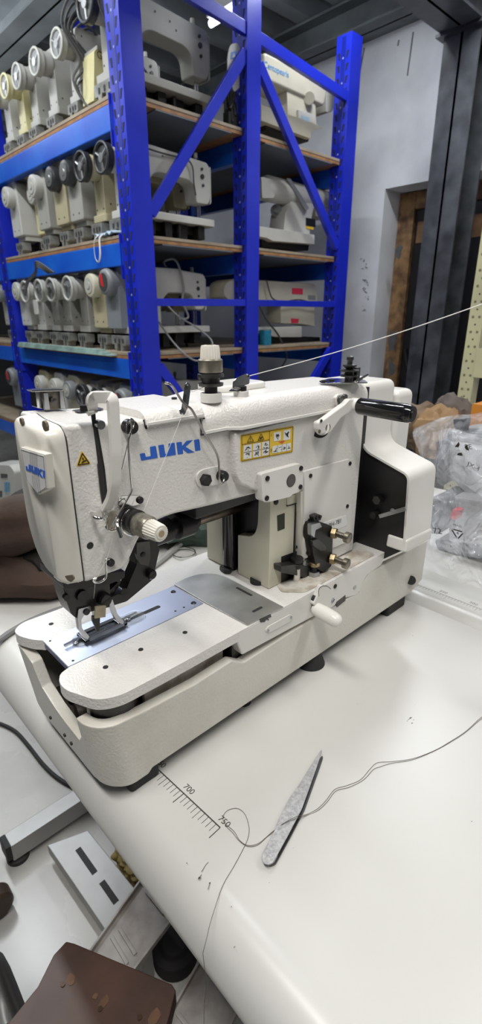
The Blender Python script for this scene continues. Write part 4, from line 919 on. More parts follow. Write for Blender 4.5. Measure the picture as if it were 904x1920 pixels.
screw(100, 751, yb0-.0045, .0026, .0012, dsteel)
# ---- yellow instruction sticker
st = PY(FY2-.0003, (451, 816), (551, 798.5), (549, 848), (451, 866.5))
ST = B().prism(rnd(st, .002), (0, .0004, 0)).build('instruction_sticker', yel, M)
def sp_(u, v, o=.0004): a = st[0].lerp(st[1], u); c = st[3].lerp(st[2], u); return a.lerp(c, v)+Vector((0, -o, 0))
def quad(u0, u1, v0, v1, o=.0004, r=.0006): return rnd([sp_(u0, v0, o), sp_(u1, v0, o), sp_(u1, v1, o), sp_(u0, v1, o)], r, 3)
b = B()
for c_ in range(3): b.prism(quad(.05+.165*c_, .19+.165*c_, .40, .92), (0, .0002, 0))
b.prism(quad(.60, .74, .12, .45), (0, .0002, 0)); b.prism(quad(.79, .93, .10, .48), (0, .0002, 0)); b.prism(quad(.58, .95, .62, .90), (0, .0002, 0))
b.build('picture_panels', stw, ST)
b = B()
def ln(u0, v0, u1, v1, w=.00022, o=.00055): b.tube([sp_(u0, v0, o), sp_(u1, v1, o)], .00008, w=w, up=(0, 1, 0))
for q in ((.02, .03, .98, .03), (.98, .03, .98, .97), (.98, .97, .02, .97), (.02, .97, .02, .03), (.52, .03, .52, .97), (.02, .35, .52, .35)): ln(*q)
for c_ in (.17, .36):
    ln(c_-.055, .30, c_, .08); ln(c_, .08, c_+.055, .30); ln(c_-.055, .30, c_+.055, .30)
ln(.17, .15, .17, .23, .0003); ln(.17, .26, .17, .275, .0003); ln(.34, .26, .385, .20, .0006); ln(.34, .2, .37, .26, .0003)
random.seed(3)
for c_ in range(3):
    for r_ in range(2):
        for k in range(5):
            u, v = .07+.165*c_, .45+.25*r_; ln(u+random.random()*.1, v+random.random()*.18, u+random.random()*.1, v+random.random()*.18, .0003)
    ln(.05+.165*c_, .66, .19+.165*c_, .66, .0002)
for k in range(8): ln(.62+random.random()*.1, .16+random.random()*.25, .62+random.random()*.1, .16+random.random()*.25, .0003); ln(.81+random.random()*.1, .16+random.random()*.28, .81+random.random()*.1, .16+random.random()*.28, .0003)
for k in range(4):
    for j in range(3): u = .60+.092*k; ln(u+random.random()*.07, .68+random.random()*.16, u+random.random()*.07, .68+random.random()*.16, .0003)
    if k: ln(.585+.092*k, .62, .585+.092*k, .90, .0001)
b.build('sticker_lines', stk, ST)
B().prism([sp_(.70, .50), sp_(.84, .48), sp_(.77, .59)], (0, .0002, 0)).build('red_arrow', stred, ST)
sx_, sz_ = (st[1]-st[0]).normalized(), Vector((0, 0, 1))
for s, v in (('1', .2), ('2', .76)): text('step_number', s, .0042, stk, frame(sp_(.555, v, .0005), sx_, sz_), ST, ext=.00005)
# ---- square cover with round window; side plate
yp = FY2-.0065
sq = rnd(PY(yp, (490, 889), (563, 869), (569, 874), (569, 916), (561, 923), (548, 928), (545, 932), (500, 943), (493, 940)), .003)
SQ = B().prism(sq, (0, .012, 0)).build('square_cover', enamel_s, M, bevel=.001)
dy(546, 901, yp, .0068, .0004, mat('dark_window', (.07, .06, .055), .15), 'round_window', SQ, n=28)
B().ring(A(546, 901, 1, yp-.0002), (0, 1, 0), .0071, .0004, 28, 6).build('window_ring', dsteel, SQ)
for q in ((501, 897), (564, 878), (563, 913), (500, 934)): screw(*q, yp, .0029, .0016, parent=SQ)
sl = rnd(PY(FY2-.003, (571, 884), (585, 880), (655, 861), (659, 863), (660, 1013), (600, 1038), (571, 1048)), .002)
SLP = B().prism(sl, (0, .004, 0)).build('side_plate', enamel_s, M, bevel=.0007)
for q in ((582, 892), (656, 869), (651, 949), (579, 976), (576, 1036), (577, 1052)): screw(*q, FY2-.003, .0026, .0014, parent=SLP)
NPp = PY(FY2-.0035, (606, 981), (649, 966), (651, 985), (608, 1002))
NPL = B().prism(NPp, (0, .0006, 0)).build('name_plate', stw, SLP)
text('model_lettering', 'LBH-781', .0088, stk, frame(A(627, 982, 1, FY2-.0037), (1, 0, 0), (0, 0, 1)), NPL, ext=.00005)
# ---- cream housing round the column foot
hx = .3945
H0 = PX(hx, (485, 943), (514, 934), (504, 1100), (446, 1073), (446, 1003), (470, 1006), (478, 1000), (483, 985))
H0[2].z = H0[3].z = BZ+.0006
ym0 = H0[2].y
for i in (0,): H0[i].z = .243
H0[1] = Vector((hx, ym0, .245))
b = B(); b.prism(rnd(H0, [0, 0, 0, .001, .001, .004, .006, .006]), (.043, 0, 0)); HS = b.build('cream_housing', cream, M, bevel=.003, seg=3)
far = PX(hx, (388, 976), (417, 968), (418, 1062), (388, 1050)); 
for q in far: q.z = BZ+.0006 if q.z < .17 else .225
B().prism(far, (.04, 0, 0)).build('housing_wing', cream, HS, bevel=.002)
B().box(hx+.012, .44, ym0+.006, BK+.01, BZ+.001, .24).build('housing_core', blackr, M)
B().cyl((hx+.002, .4415, BZ+.004), (hx+.002, .4415, .23), .0095, n=24).build('black_guard_tube', blackp, M)
B().prism(rnd(PZ(BZ+.001, (411, 1068), (432, 1058), (440, 1066), (432, 1076), (420, 1075)), .002), (0, 0, .005)).build('guard_foot', blackr, M, bevel=.001)
B().cyl((hx+.004, ym0+.022, BZ), (hx+.004, ym0+.022, BZ+.005), .010, n=24).build('black_pad', rubber, M)
B().prism(PY(ym0-.0004, (520, 967), (534, 962), (534, 991), (521, 996)), (0, .001, 0)).build('housing_opening', mat('green_brown_dark', (.03, .035, .02), .6), HS)
B().prism(rnd(PY(ym0-.0012, (538, 931), (555, 927), (555, 943), (539, 948)), .0008), (0, .002, 0)).build('housing_tab', cream, HS, bevel=.0004)
B().tube([A(538, 948.5, 1, ym0-.001), A(556, 944, 1, ym0-.001)], .0006, w=.0008, up=(0, 0, 1)).build('tab_gap', rubber, HS)
for q, r in (((517, 941), .0035), ((558, 1024), .003)): screw(*q, ym0, r, .0018, parent=HS)
B().box(.4372, .4392, ym0-.001, ym0+.02, BZ+.001, .25).build('seam_gap', rubber, M)
# dark recess at its foot where the stop bolts sit
B().prism(PY(ym0-.0006, (528, 1044), (562, 1032), (562, 1078), (528, 1092)), (0, .001, 0)).build('foot_recess', blackr, HS)
B().prism(rnd(PY(FY2-.001, (564, 922), (571, 920), (571, 1050), (566, 1053)), .0005), (0, .01, 0)).build('column_edge_strip', ivory, M, bevel=.0005)
# ---- stop bolts and adjusting block
y1_ = ym0-.012
b = B(); b.prism(rnd(PY(y1_, (527, 1062), (556, 1058), (600, 1068), (601, 1084), (585, 1088), (560, 1080), (528, 1074)), .002), (0, .014, 0)); b.build('stop_bar', dsteel, M, bevel=.0008)
p = A(555, 1094, 1, y1_+.004)
B().cyl(p, p+Vector((0, 0, .022)), .005, n=16).build('stop_bolt_shank', chrome, M)
B().cyl(p+Vector((0, 0, .022)), p+Vector((0, 0, .036)), .0068, n=18, prof=[(0, .0058), (.2, .0075), (.5, .0075), (.55, .0062), (.62, .0078), (1, .0078)]).build('black_stop_bolt', black, M, bevel=.0004)
p = A(587, 1101, 1, y1_-.003)
B().cyl(p, p+Vector((0, 0, .03)), .0045, n=16, prof=[(0, .0048), (.3, .0048), (.32, .0032), (1, .0045)]).build('stop_bolt_shank', black, M)
B().cyl(p+Vector((0, 0, .016)), p+Vector((0, 0, .024)), .0078, n=6).build('hex_nut', steel, M, bevel=.0006)
B().cyl(p+Vector((0, 0, .008)), p+Vector((0, 0, .016)), .0085, n=18).build('stop_eye', dsteel, M, bevel=.001)
B().cyl(p+Vector((0, 0, .031)), p+Vector((0, 0, .037)), .0072, n=26, prof=[(0, .0064), (.15, .0074), (.85, .0074), (1, .006)]).build('brass_bolt_head', brass, M)
y2_ = FY2-.014
b = B(); b.prism(rnd(PY(y2_, (585, 982), (600, 978), (623, 986), (625, 1000), (624, 1030), (622, 1062), (608, 1074), (594, 1066), (588, 1040), (583, 1005)), .003), (0, .013, 0)); b.build('adjusting_block', black, M, bevel=.001)
B().prism(rnd(PY(y2_-.004, (584, 984), (600, 980), (604, 988), (592, 994), (590, 1008), (584, 1004)), .001), (0, .006, 0)).build('steel_catch', steel, M, bevel=.0005)
B().prism(rnd(PY(y2_-.003, (586, 1014), (597, 1010), (612, 1024), (612, 1032), (603, 1034), (588, 1024)), .002), (0, .004, 0)).build('latch_arm', dsteel, M, bevel=.0006)
B().prism(rnd(PY(y2_+.004, (588, 968), (600, 964), (603, 975), (590, 980)), .002), (0, .008, 0)).build('bolt_bracket', dsteel, M, bevel=.0005)
screw(594, 971, y2_+.004, .0024, .0015); screw(600, 969, y2_+.004, .0024, .0015)
for px, py in ((622, 999), (620, 1047)):
    p = A(px, py, 1, y2_)
    T = bpy.data.objects.new('adjusting_screw', None); T.parent = M; col.objects.link(T)
    B().cyl(p, p+Vector((.002, -.006, 0)), .0072, n=6).build('lock_nut', brass, T, bevel=.0005)
    B().cyl(p+Vector((.002, -.006, 0)), p+Vector((.003, -.018, -.0005)), .0038, n=14).build('shank', bronze, T)
    B().cyl(p+Vector((.003, -.018, -.0005)), p+Vector((.004, -.025, -.0008)), .0066, n=24, prof=[(0, .006), (.1, .0068), (.9, .0068), (1, .0058)]).build('bronze_head', bronze, T)
# ---- white stop lever with cone grip
yl = BF-.006
LV = B().prism(rnd(PY(yl, (604, 1097), (614, 1099), (629, 1113), (633, 1124), (630, 1134), (616, 1145), (600, 1142), (588, 1134)), .003), (0, .007, 0)).build('stop_lever', enamel_s, M, bevel=.0015, seg=3)
screw(624, 1126, yl, .0034, .001, steel, parent=LV)
p = A(590, 1140, 1, yl+.004); d = Vector((-.002, -.040, -.001))
B().cyl(p, p+d, .007, n=28, prof=[(0, .0065), (.1, .0085), (.4, .0092), (.75, .0088), (.9, .0075), (.97, .005), (1, .002)]).build('cone_grip', mat('white_plastic', (.80, .78, .73), .2), LV)
dy(588, 1121, BF, .005, .004, rubber, 'lever_hole'); screw(628, 1099, BF, .003, .0015); dy(665, 1101, BF, .003, .001, steel, 'pin')
B().prism(PY(BF-.0006, (630, 1130), (648, 1116), (648, 1126), (632, 1139)), (0, .001, 0)).build('dark_recess', dsteel, M)
B().tube(spl([A(x, y, 1, BF-.006) for x, y in ((598, 1118), (598, 1106), (604, 1099), (614, 1099), (620, 1104))], 4), .0004, 5).build('lever_spring', dsteel, M)
# ---- crank handle
yc = FY2-.016
CK = B().prism(rnd(PY(yc, (597, 792), (607, 787), (648, 757), (656, 748), (667, 748), (670, 757), (664, 768), (641, 783), (620, 812), (604, 815), (597, 808)), .003), (0, .008, 0)).build('crank_arm', enamel_s, M, bevel=.002, seg=3)
B().cyl(A(604, 802, 1, yc+.004), A(604, 802, 1, FY2), .0085, n=24).build('crank_boss', enamel_s, CK, bevel=.001)
B().cyl(A(600, 804, 1, FY2-.004), A(600, 804, 1, FY2-.001), .0105, n=28).build('crank_washer', dsteel, CK)
dy(615, 802, yc, .0042, .0004, mat('recess_brown', (0, 0, 0)), 'pivot_recess', CK); dy(599, 809, yc, .0022, .0004, mat('recess_brown', (0, 0, 0)), 'pin_recess', CK); dy(602, 789, yc, .0018, .0008, dsteel, 'pin_recess', CK)
p = A(660, 759, 1, yc+.006)
B().cyl(p, p-Vector((0, .012, 0)), .0085, n=24).build('grip_boss', enamel_s, CK, bevel=.001)
B().cyl(p-Vector((0, .010, 0)), p-Vector((0, .079, .001)), .0105, n=32, prof=[(0, .0085), (.03, .0098), (.85, .0102), (.95, .0098), (1, .0085)]).build('black_grip', blackp, CK)
B().cyl(p-Vector((0, .0785, .001)), p-Vector((0, .0805, .001)), .0052, n=20).build('grip_screw', black, CK, bevel=.0006)
B().prism(rnd(PY(FY2-.006, (630, 746), (634, 740), (646, 738), (651, 744), (650, 756), (640, 760), (632, 762)), .002), (0, .004, 0)).build('crank_rest_plate', enamel_s, M, bevel=.0008)
for q in ((636, 749), (644, 745)): dy(*q, FY2-.006, .0038, .0035, dsteel, 'screw')
# ---- rear cover: profile swept across
RX0, RX1 = .583, .656
prof_ = rnd([Vector((0, y, z)) for y, z in ((BK+.004, .346), (.382, .346), (.380, .261), (.306, .239), (.3005, .1335), (.335, .104), (BK+.004, .10))], [.01, .012, .016, .010, 0, 0, 0], 6)
b = B(); b.prism([q+Vector((RX0+.004, 0, 0)) for q in prof_], (RX1-RX0-.004, 0, 0)); RC = b.build('belt_cover', enamel_s, M, bevel=.0035, seg=3)
def inset(pl, d):
    out = []; n = len(pl)
    for i in range(n):
        a, p, c = pl[i-1], pl[i], pl[(i+1) % n]; t = (c-a); t.normalize(); out.append(p+Vector((0, -t.z, t.y))*d)
    return out
ins = inset(prof_, .0028)
if sum((p.y-.4)**2 for p in ins) > sum((p.y-.4)**2 for p in prof_): ins = inset(prof_, -.0028)
b = B(); b.loft([[q+Vector((x, 0, 0)) for q in pl_] for x, pl_ in ((RX0, prof_), (RX0+.006, prof_), (RX0+.006, ins), (RX0, ins))], closed=True); b.build('cover_rim', enamel_s, RC)
b = B(); b.prism([q+Vector((RX0+.003, 0, 0)) for q in ins], (.002, 0, 0)); b.build('black_back_plate', blackr, M)
B().box(.5565, RX0+.003, FY+.006, BK, .12, .342).build('black_gap_core', blackr, M)
b = B(); b.prism([Vector((x, y, z)) for x, y, z in ((RX0-.001, .2985, .1322), (RX0+.001, .2985, .150), (RX1-.002, .2985, .147), (RX1-.002, .2985, .1305))], (0, .03, 0)); b.build('cover_skirt', enamel_s, RC, bevel=.003, seg=3)
b = B().box(RX1+.001, .703, .376, BK, .10, .330); b.build('motor_cover', enamel_s, M, bevel=.010, seg=4)
p = A(713, 935, 0, RX0+.002)
B().cyl(p, p-Vector((.010, 0, 0)), .0065, n=6).build('hex_bolt', dsteel, M, bevel=.0006)
B().cyl(p+Vector((0, .002, -.022)), p+Vector((-.012, .002, -.022)), .005, n=14).build('post', black, M)
B().tube([A(712, 968, 0, RX0-.010), A(733, 962, 0, RX0-.012), A(760, 954, 0, RX0-.012)], .0016, w=.0026, up=(1, 0, 0)).build('steel_link', steel, M, bevel=.0004)
B().cyl(A(736, 957, 0, RX0-.006), A(736, 957, 0, RX0-.013), .0028, n=12).build('pin', steel, M)
# ---- bobbin winder on top
bz = .3535
pp = rnd(PZ(bz+.001, (598, 716), (618, 711), (660, 711), (684, 714), (690, 719), (660, 719), (602, 720)), .003)
B().prism(pp, (0, 0, .0012)).build('winder_plate', chrome, M, bevel=.0003)
p = A(654, 712, 2, bz+.002)
B().cyl(p, p+Vector((0, 0, .028)), .006, n=22, prof=[(0, .005), (.12, .005), (.14, .0105), (.2, .0105), (.22, .006), (.34, .005), (.36, .0115), (.42, .0115), (.44, .004), (.52, .006), (.58, .0085), (.63, .0085), (.66, .003), (.8, .0035), (.85, .0045), (.95, .004), (1, .002)]).build('winder_tension', dsteel, M)
B().box(p.x+.010, p.x+.018, p.y-.004, p.y+.004, bz+.002, bz+.016).build('winder_block', dsteel, M, bevel=.001)
B().tube([A(666, 716, 2, bz+.003), A(690, 703, 1, A(666, 716, 2, bz+.003)[1]-.004)], .0016, 8).build('winder_arm', chrome, M)
for q in ((608, 716), (622, 714)): pz = A(*q, 2, bz+.002); B().cyl(pz, pz+Vector((0, 0, .002)), .0035, n=14).build('screw', black, M)
# ---- clamp arm, shaft, presser
ya = .424
sh0, sh1 = A(365, 978, 1, ya), A(452, 958, 1, ya)
B().cyl((.245, ya, .214), (.40, ya, .214), .0075, n=20).build('clamp_shaft', mat('rusty_steel', (.22, .18, .15), .3, 1, var=.5, vs=40), M)
b = B(); b.cyl((.268, ya, .214), (.292, ya, .214), .0135, n=20).cyl((.30, ya, .214), (.322, ya, .214), .015, n=20).cyl((.244, ya, .214), (.262, ya, .214), .012, n=20).cyl((.24, ya, .214), (.33, ya, .214), .0095, n=16); b.build('shaft_collars', black, M, bevel=.0012)
B().box(.30, .42, .386, .45, .232, .262).build('arm_underside_block', blackr, M, bevel=.004)
yA = .405
def blk(name, m, y, d, *pts, r=.002, bevel=.0007, parent=M): return B().prism(rnd(PY(y, *pts), r), (0, d, 0)).build(name, m, parent, bevel=bevel)
blk('clamp_arm', black, yA, .014, (257, 1012), (290, 1008), (300, 1030), (294, 1056), (288, 1086), (262, 1108), (238, 1128), (206, 1138), (206, 1120), (236, 1108), (243, 1090), (256, 1060))
blk('clamp_link', black, yA+.004, .012, (204, 1086), (222, 1078), (227, 1084), (226, 1096), (214, 1112), (236, 1108), (236, 1120), (204, 1128), (204, 1108), (222, 1092))
blk('clamp_plate', dsteel, yA-.003, .004, (256, 1018), (281, 1014), (283, 1045), (279, 1062), (262, 1058), (256, 1040))
blk('head_underside', black, .398, .05, (118, 1086), (235, 1070), (234, 1084), (205, 1096), (160, 1104), (120, 1104))
blk('clamp_block', mat('dark_casting', (.045, .042, .04), .35, .5, bump=.2, bs=150), yA-.004, .022, (117, 1095), (160, 1100), (206, 1092), (208, 1138), (168, 1148), (146, 1162), (134, 1152), (124, 1125))
screw(281, 1075, yA, .0052, .006); screw(193, 1122, yA-.004, .0068, .007, ang=.3); dy(153, 1116, yA-.004, .0055, .003, black, 'screw'); dy(122, 1118, yA-.004, .003, .004, black, 'screw')
screw(268, 1040, yA-.003, .0028, .001)
dy(232, 1110, yA-.0008, .004, .0006, rubber, 'clamp_hole')
ny = .414
b = B(); b.cyl(A(168, 1092, 1, ny), A(170, 1112, 1, ny), .0028, n=14); b.build('needle_bar', chrome, M)
b = B().prism(rnd(PY(ny-.006, (167, 1108), (176, 1107), (177, 1130), (172, 1134), (168, 1128)), .001), (0, .006, 0)); b.build('needle_clamp', steel, M, bevel=.0006)
dy(164, 1124, ny-.004, .002, .004, steel, 'clamp_screw')
a, c = A(173, 1132, 1, ny-.003), A(175.5, 1168, 1, ny-.003)
B().cyl(a, c, .0012, r1=.0003, n=10).build('needle', chrome, M)
blk('yellowed_finger_tag', mat('yellowed_tag', (.46, .40, .27), .6, var=.3, vs=60), yA-.013, .002, (179, 1138), (199, 1136), (198, 1157), (178, 1160), r=.0003, bevel=.0002)
blk('knife', black, yA-.004, .003, (174, 1156), (188, 1155), (187, 1183), (182, 1185), (179, 1176), (174, 1166), r=.0005, bevel=.0004)
# presser arms: chrome arches down to the work clamp frame
cf = yA-.006
blk('presser_arch', steel, cf, .005, (147, 1142), (171, 1136), (171, 1146), (160, 1151), (153, 1162), (154, 1178), (168, 1193), (166, 1199), (157, 1196), (148, 1182), (145, 1160), r=.0014, bevel=.0008)
blk('presser_arch', steel, cf, .005, (203, 1124), (211, 1123), (216, 1138), (221, 1152), (233, 1165), (231, 1171), (221, 1167), (212, 1153), (207, 1140), r=.0014, bevel=.0008)
dy(162, 1147, cf, .003, .0015, black, 'screw')
x0, x1 = A(158, 1202, 2, BZ+.004)[0], A(236, 1166, 2, BZ+.004)[0]; ys = .429
b = B()
b.box(x0, x1, ys-.0095, ys-.0045, BZ+.002, BZ+.005).box(x0, x1, ys+.0045, ys+.0095, BZ+.002, BZ+.005).box(x0, x0+.008, ys-.0095, ys+.0095, BZ+.0021, BZ+.0051).box(x1-.008, x1, ys-.0095, ys+.0095, BZ+.0021, BZ+.0051)
b.box(x0+.004, x1-.004, ys-.0105, ys-.0085, BZ+.003, BZ+.008)
b.build('work_clamp_frame', mat('dark_chrome', (.2, .2, .21), .25, 1), M, bevel=.0006)
clear = mat('clear_acrylic', (.9, .93, .95), .06, trans=.92, alpha=.45)
b = B(); xa, xb = A(136, 1208, 2, BZ)[0], A(279, 1158, 2, BZ)[0]
b.prism(rnd([Vector((xa, ys-.011, BZ+.0011)), Vector((xb, ys-.011, BZ+.0011)), Vector((xb, ys+.011, BZ+.0011)), Vector((xa, ys+.011, BZ+.0011))], .0105, 6), (0, 0, .0010)); b.build('clear_work_plate', clear, M)
for xx in (x0-.006, x1+.006):
    B().cyl((xx, ys, BZ+.002), (xx, ys, BZ+.0045), .0035, n=16).build('clamp_screw', chrome, M, bevel=.0004)
    B().tube([Vector((xx-.012, ys-.001, BZ+.004)), Vector((xx+.012, ys+.001, BZ+.004))], .001, w=.0016, up=(0, 0, 1)).build('spring_clip', chrome, M)
# threads on the machine
b = B(); b.tube([A(343, 775, 1, FY-.008), A(318, 838, 1, FY-.006), A(268, 962, 1, FY-.012), A(252, 978, 1, FY-.02)], .00022, 4); b.tube([A(404, 716, 1, .40), A(360, 735, 1, .388), A(352, 722, 1, FY-.008)], .0003, 4); b.build('upper_thread', threadw, M)
b = B(); b.tube([A(218, 985, 1, FY-.014), A(200, 1050, 1, FY-.006), A(179, 1088, 1, FY-.004), A(175, 1130, 1, ny-.005), A(175.5, 1164, 1, ny-.004)], .0002, 4); b.build('needle_thread', threadw, M)
from mathutils import noise
def lump(c, r, amp=.2, fr=6, n=4, seed=0, flat=None):
    """crumpled soft heap: a displaced sphere, its underside pressed flat at height flat"""
    b = B(); bmesh.ops.create_icosphere(b.bm, subdivisions=n, radius=1)
    for v in b.bm.verts:
        d = v.co.normalized(); k = noise.noise(d*fr*.35+Vector((seed, 0, 0)))*amp*1.2+abs(noise.noise(d*fr*.8+Vector((0, seed, 0))))*amp
        v.co = Vector((c[0]+d.x*r[0]*(1+k), c[1]+d.y*r[1]*(1+k), c[2]+d.z*r[2]*(1+k)))
        if flat is not None and v.co.z < flat: v.co.z = flat
    return b
# ================================================================ on the table
# thread running from the eyelet out to the right
a = A(467, 705, 1, yq-.0006); c = A(1010, 532, 1, .16)
tag(B().tube([a.lerp(c, t/12)-Vector((0, 0, .004*math.sin(t/12*math.pi))) for t in range(13)], .00042, 5).build('supply_thread', threadw), 'taut white thread running from the machine eyelet up to the right edge', 'thread')
tw = empty('tweezers', A(545, 1520, 2, 0), 'grey steel pointed tweezers lying on the white table', 'tweezers')
twm = mat('tweezer_steel', (.58, .58, .58), .5, .75, bump=.5, bs=500, c2=(.40, .40, .41), vs=350, lo=.35, hi=.65)
up_ = [(491, 1611), (492, 1602), (510, 1570), (523, 1537), (545, 1494), (559, 1476), (583, 1437), (603, 1405), (604, 1409), (594, 1440), (579, 1482), (566, 1518), (541, 1566), (512, 1619), (501, 1623), (494, 1619)]
b = B(); q = rnd(PZ(.006, *up_), .0015, 2)
ks = [p for p in q]; b.prism(ks, (0, 0, .0013)); b.build('upper_arm', twm, tw, bevel=.0004)
lo_p = [(a_+(4 if i < 8 else 5), b_+3) for i, (a_, b_) in enumerate(up_)]; lo_p[7] = (604, 1418); lo_p[8] = (606, 1422)
b = B(); b.prism(rnd(PZ(.0004, *lo_p), .0015, 2), (0, 0, .0013)); b.build('lower_arm', mat('tweezer_dark', (.12, .12, .12), .4, 1), tw, bevel=.0003)
b = B(); b.prism(rnd(PZ(.0017, (493, 1612), (502, 1598), (522, 1604), (513, 1620), (502, 1624)), .002), (0, 0, .0043)); b.build('welded_heel', twm, tw)
# sewing thread lying loose
tz = .0006
for k, (pts, off) in enumerate(((((960, 1305), (904, 1344), (875, 1370), (845, 1390), (815, 1407), (775, 1422), (735, 1428), (708, 1430), (694, 1442), (676, 1462), (650, 1473), (628, 1480), (612, 1500), (596, 1516), (575, 1527), (556, 1531), (530, 1545), (508, 1562), (485, 1581), (465, 1585), (450, 1576), (440, 1560), (428, 1549), (419, 1540), (420, 1527), (430, 1518), (446, 1516), (459, 1526), (466, 1545), (467, 1562), (461, 1582), (440, 1622), (418, 1660), (404, 1700), (393, 1736), (388, 1758)), 0),
                          (((960, 1308), (904, 1347), (872, 1374), (842, 1393), (812, 1409), (772, 1425), (735, 1431), (712, 1438), (700, 1443), (682, 1462), (655, 1476), (630, 1483), (614, 1503), (597, 1519), (575, 1529), (552, 1536), (533, 1544), (505, 1566), (484, 1584), (465, 1587), (449, 1577), (437, 1562), (426, 1551), (424, 1545)), 0))):
    P3 = [A(x, y, 2, tz+(.0075 if 528 < x < 562 and 1520 < y < 1552 else 0)) for x, y in pts]
    if k == 0:
        e = P3[-1]; P3 += [A(383, 1778, 2, -.004), A(381, 1792, 0, TX0-.0012)]+[A(x, y, 0, TX0-.003) for x, y in ((387, 1845), (383, 1890), (382, 1990))]
    tag(B().tube(spl(P3, 5), .00023, 5).build('sewing_thread', threadb), ('long brown thread strand across the table, looping by the ruler and hanging over the edge', 'second brown strand, ending at the loop by the ruler numbers')[k], 'thread')
# grey bar and hoses behind the machine
a, c = A(-30, 1080, 2, .006), A(150, 1117, 2, .006)
tag(B().tube([a, c], .005, w=.010, up=(0, 0, 1)).build('metal_bar', mat('dull_bar', (.30, .30, .30), .4, .5), bevel=.001), 'flat grey metal bar lying on the table behind the machine head', 'bar')
tag(B().tube(spl([A(-30, 1215, 2, .005), A(0, 1199, 2, .005), A(22, 1184, 2, .005), A(60, 1163, 2, .006), A(110, 1143, 2, .006), A(160, 1127, 2, .005), A(215, 1112, 2, .005)], 5), .0045, 8).build('grey_hose', mat('hose_grey', (.17, .17, .17), .5)), 'thin dark grey hose lying along the rear side of the machine bed', 'hose')
tag(B().tube(spl([A(230, 1100, 2, .006), A(260, 1080, 2, .006), A(300, 1052, 2, .006), A(340, 1018, 2, .01), A(372, 992, 2, .03), A(400, 980, 2, .04)], 5), .006, 8).build('grey_cable', mat('cable_light', (.30, .30, .29), .5)), 'light grey cable on the table seen under the machine arm', 'cable')
g = A(366, 1040, 2, 0)
tag(lump((g[0]+.06, g[1]+.06, .05), (.10, .07, .055), .25, 6, 4, 3, .001).build('green_cloth_roll', mat('dark_green_cloth', (.035, .06, .045), .7, bump=.6, bs=60)), 'dark green fabric bundle on the table under the machine arm', 'fabric')
tag(lump((g[0]-.01, g[1]+.15, .06), (.09, .07, .07), .5, 9, 4, 5, .001).build('black_bag', mat('black_bag_film', (.02, .022, .02), .3)), 'black crumpled bag behind the green fabric under the machine arm', 'bag')
p = A(352, 1046, 2, .008); tag(B().ring(A(345, 1036, 2, .006), (0, 0, 1), .022, .0012, 20, 6).build('wire_ring', chrome), 'thin wire ring on the table beside the green fabric', 'ring')
c_ = A(52, 1048, 2, .0)
cl = mat('brown_cloth', (.065, .036, .024), .8, bump=.6, bs=120, c2=(.04, .022, .015), vs=10)
def drape(n, m, pts, label, r0, amp=.35, seed=1):
    P = spl(pts, 4); rings = []
    for i, p in enumerate(P):
        t = (P[min(i+1, len(P)-1)]-P[max(i-1, 0)]).normalized(); u = Vector((0, 0, 1)); v = t.cross(u).normalized(); u = v.cross(t)
        e = max(.25, math.sin(math.pi*min(max(i/(len(P)-1), .03), .97))**.4)
        rg = []
        for k in range(28):
            a = 6.28318*k/28; q = r0*e*(1+amp*noise.noise(Vector((math.cos(a)*1.6+seed, math.sin(a)*1.6, i*.13)))+.12*amp*math.sin(a*5+i*.5))
            w = p+u*math.sin(a)*q+v*math.cos(a)*q; w.z = max(w.z, .0012); rg.append(w)
        rings.append(rg)
    return tag(B().loft(rings).build(n, m), label, 'cloth')
drape('brown_cloth', cl, [A(-60, 1055, 2, .04), A(-10, 1062, 2, .035), A(40, 1072, 2, .03), A(90, 1082, 2, .03), A(130, 1088, 2, .03)], 'brown cloth lying on the table behind the machine face, lowest fold', .052, .5, 4)
drape('brown_cloth', cl, [A(-70, 1000, 2, .09), A(-20, 1000, 2, .10), A(30, 985, 2, .12), A(80, 975, 2, .13), A(130, 975, 2, .12)], 'rolled brown cloth sleeve lying on top of the brown heap at the left edge', .045, .3, 8)
tag(lump(A(95, 1035, 2, .06)+Vector((.04, .05, 0)), (.11, .10, .09), .2, 5, 4, 2, .001).build('black_sack', mat('black_sack_cloth', (.012, .009, .008), .85)), 'black sack behind the brown cloth and the machine face', 'bag')
tag(B().cyl(A(-8, 1006, 2, .07), A(14, 990, 2, .075), .0045, n=6).build('yellow_pencil', mat('pencil_yellow', (.6, .35, .06), .4)), 'yellow pencil end poking from the brown cloth at the left edge', 'pencil')
b = B(); b.prism(PZ(.078, (-20, 1000), (12, 976), (14, 984), (-20, 1018)), (0, 0, .001)); tag(b.build('paper_sheet', stw), 'corner of white paper beside the pencil at the left edge', 'paper')
# ================================================================ wrapped machine on the side table
Wm = empty('wrapped_sewing_machine', (.98, .42, 0), 'grey sewing machine under clear plastic on the second table', 'sewing machine')
gm = mat('wrapped_grey', (.12, .125, .14), .4); gw = mat('wrapped_white', (.34, .34, .35), .4)
def bx(name, m, x, pts, d, r=.004, bv=.003): return B().prism(rnd(PX(x, *pts), r), (d, 0, 0)).build(name, m, Wm, bevel=bv)
bx('upper_body', gw, .98, [(832, 812), (1000, 800), (1000, 880), (890, 905), (850, 880)], .12, .01, .008)
bx('grey_rail', gm, .96, [(838, 808), (1000, 818), (1000, 828), (838, 822)], .05)
bx('post_cap', gm, .955, [(850, 786), (870, 786), (870, 792), (865, 812), (855, 812), (850, 792)], .03, .001)
bx('grey_column', gm, .93, [(818, 826), (840, 826), (838, 905), (828, 912), (818, 905)], .05)
bx('front_plate', gw, .94, [(845, 830), (930, 850), (960, 940), (880, 930), (838, 890)], .05)
bx('dark_foot', gm, .86, [(804, 930), (835, 940), (838, 985), (822, 1004), (802, 1000)], .10, .012)
bx('lower_body', gw, .90, [(838, 930), (1000, 950), (1000, 1040), (840, 1020)], .16, .01, .008)
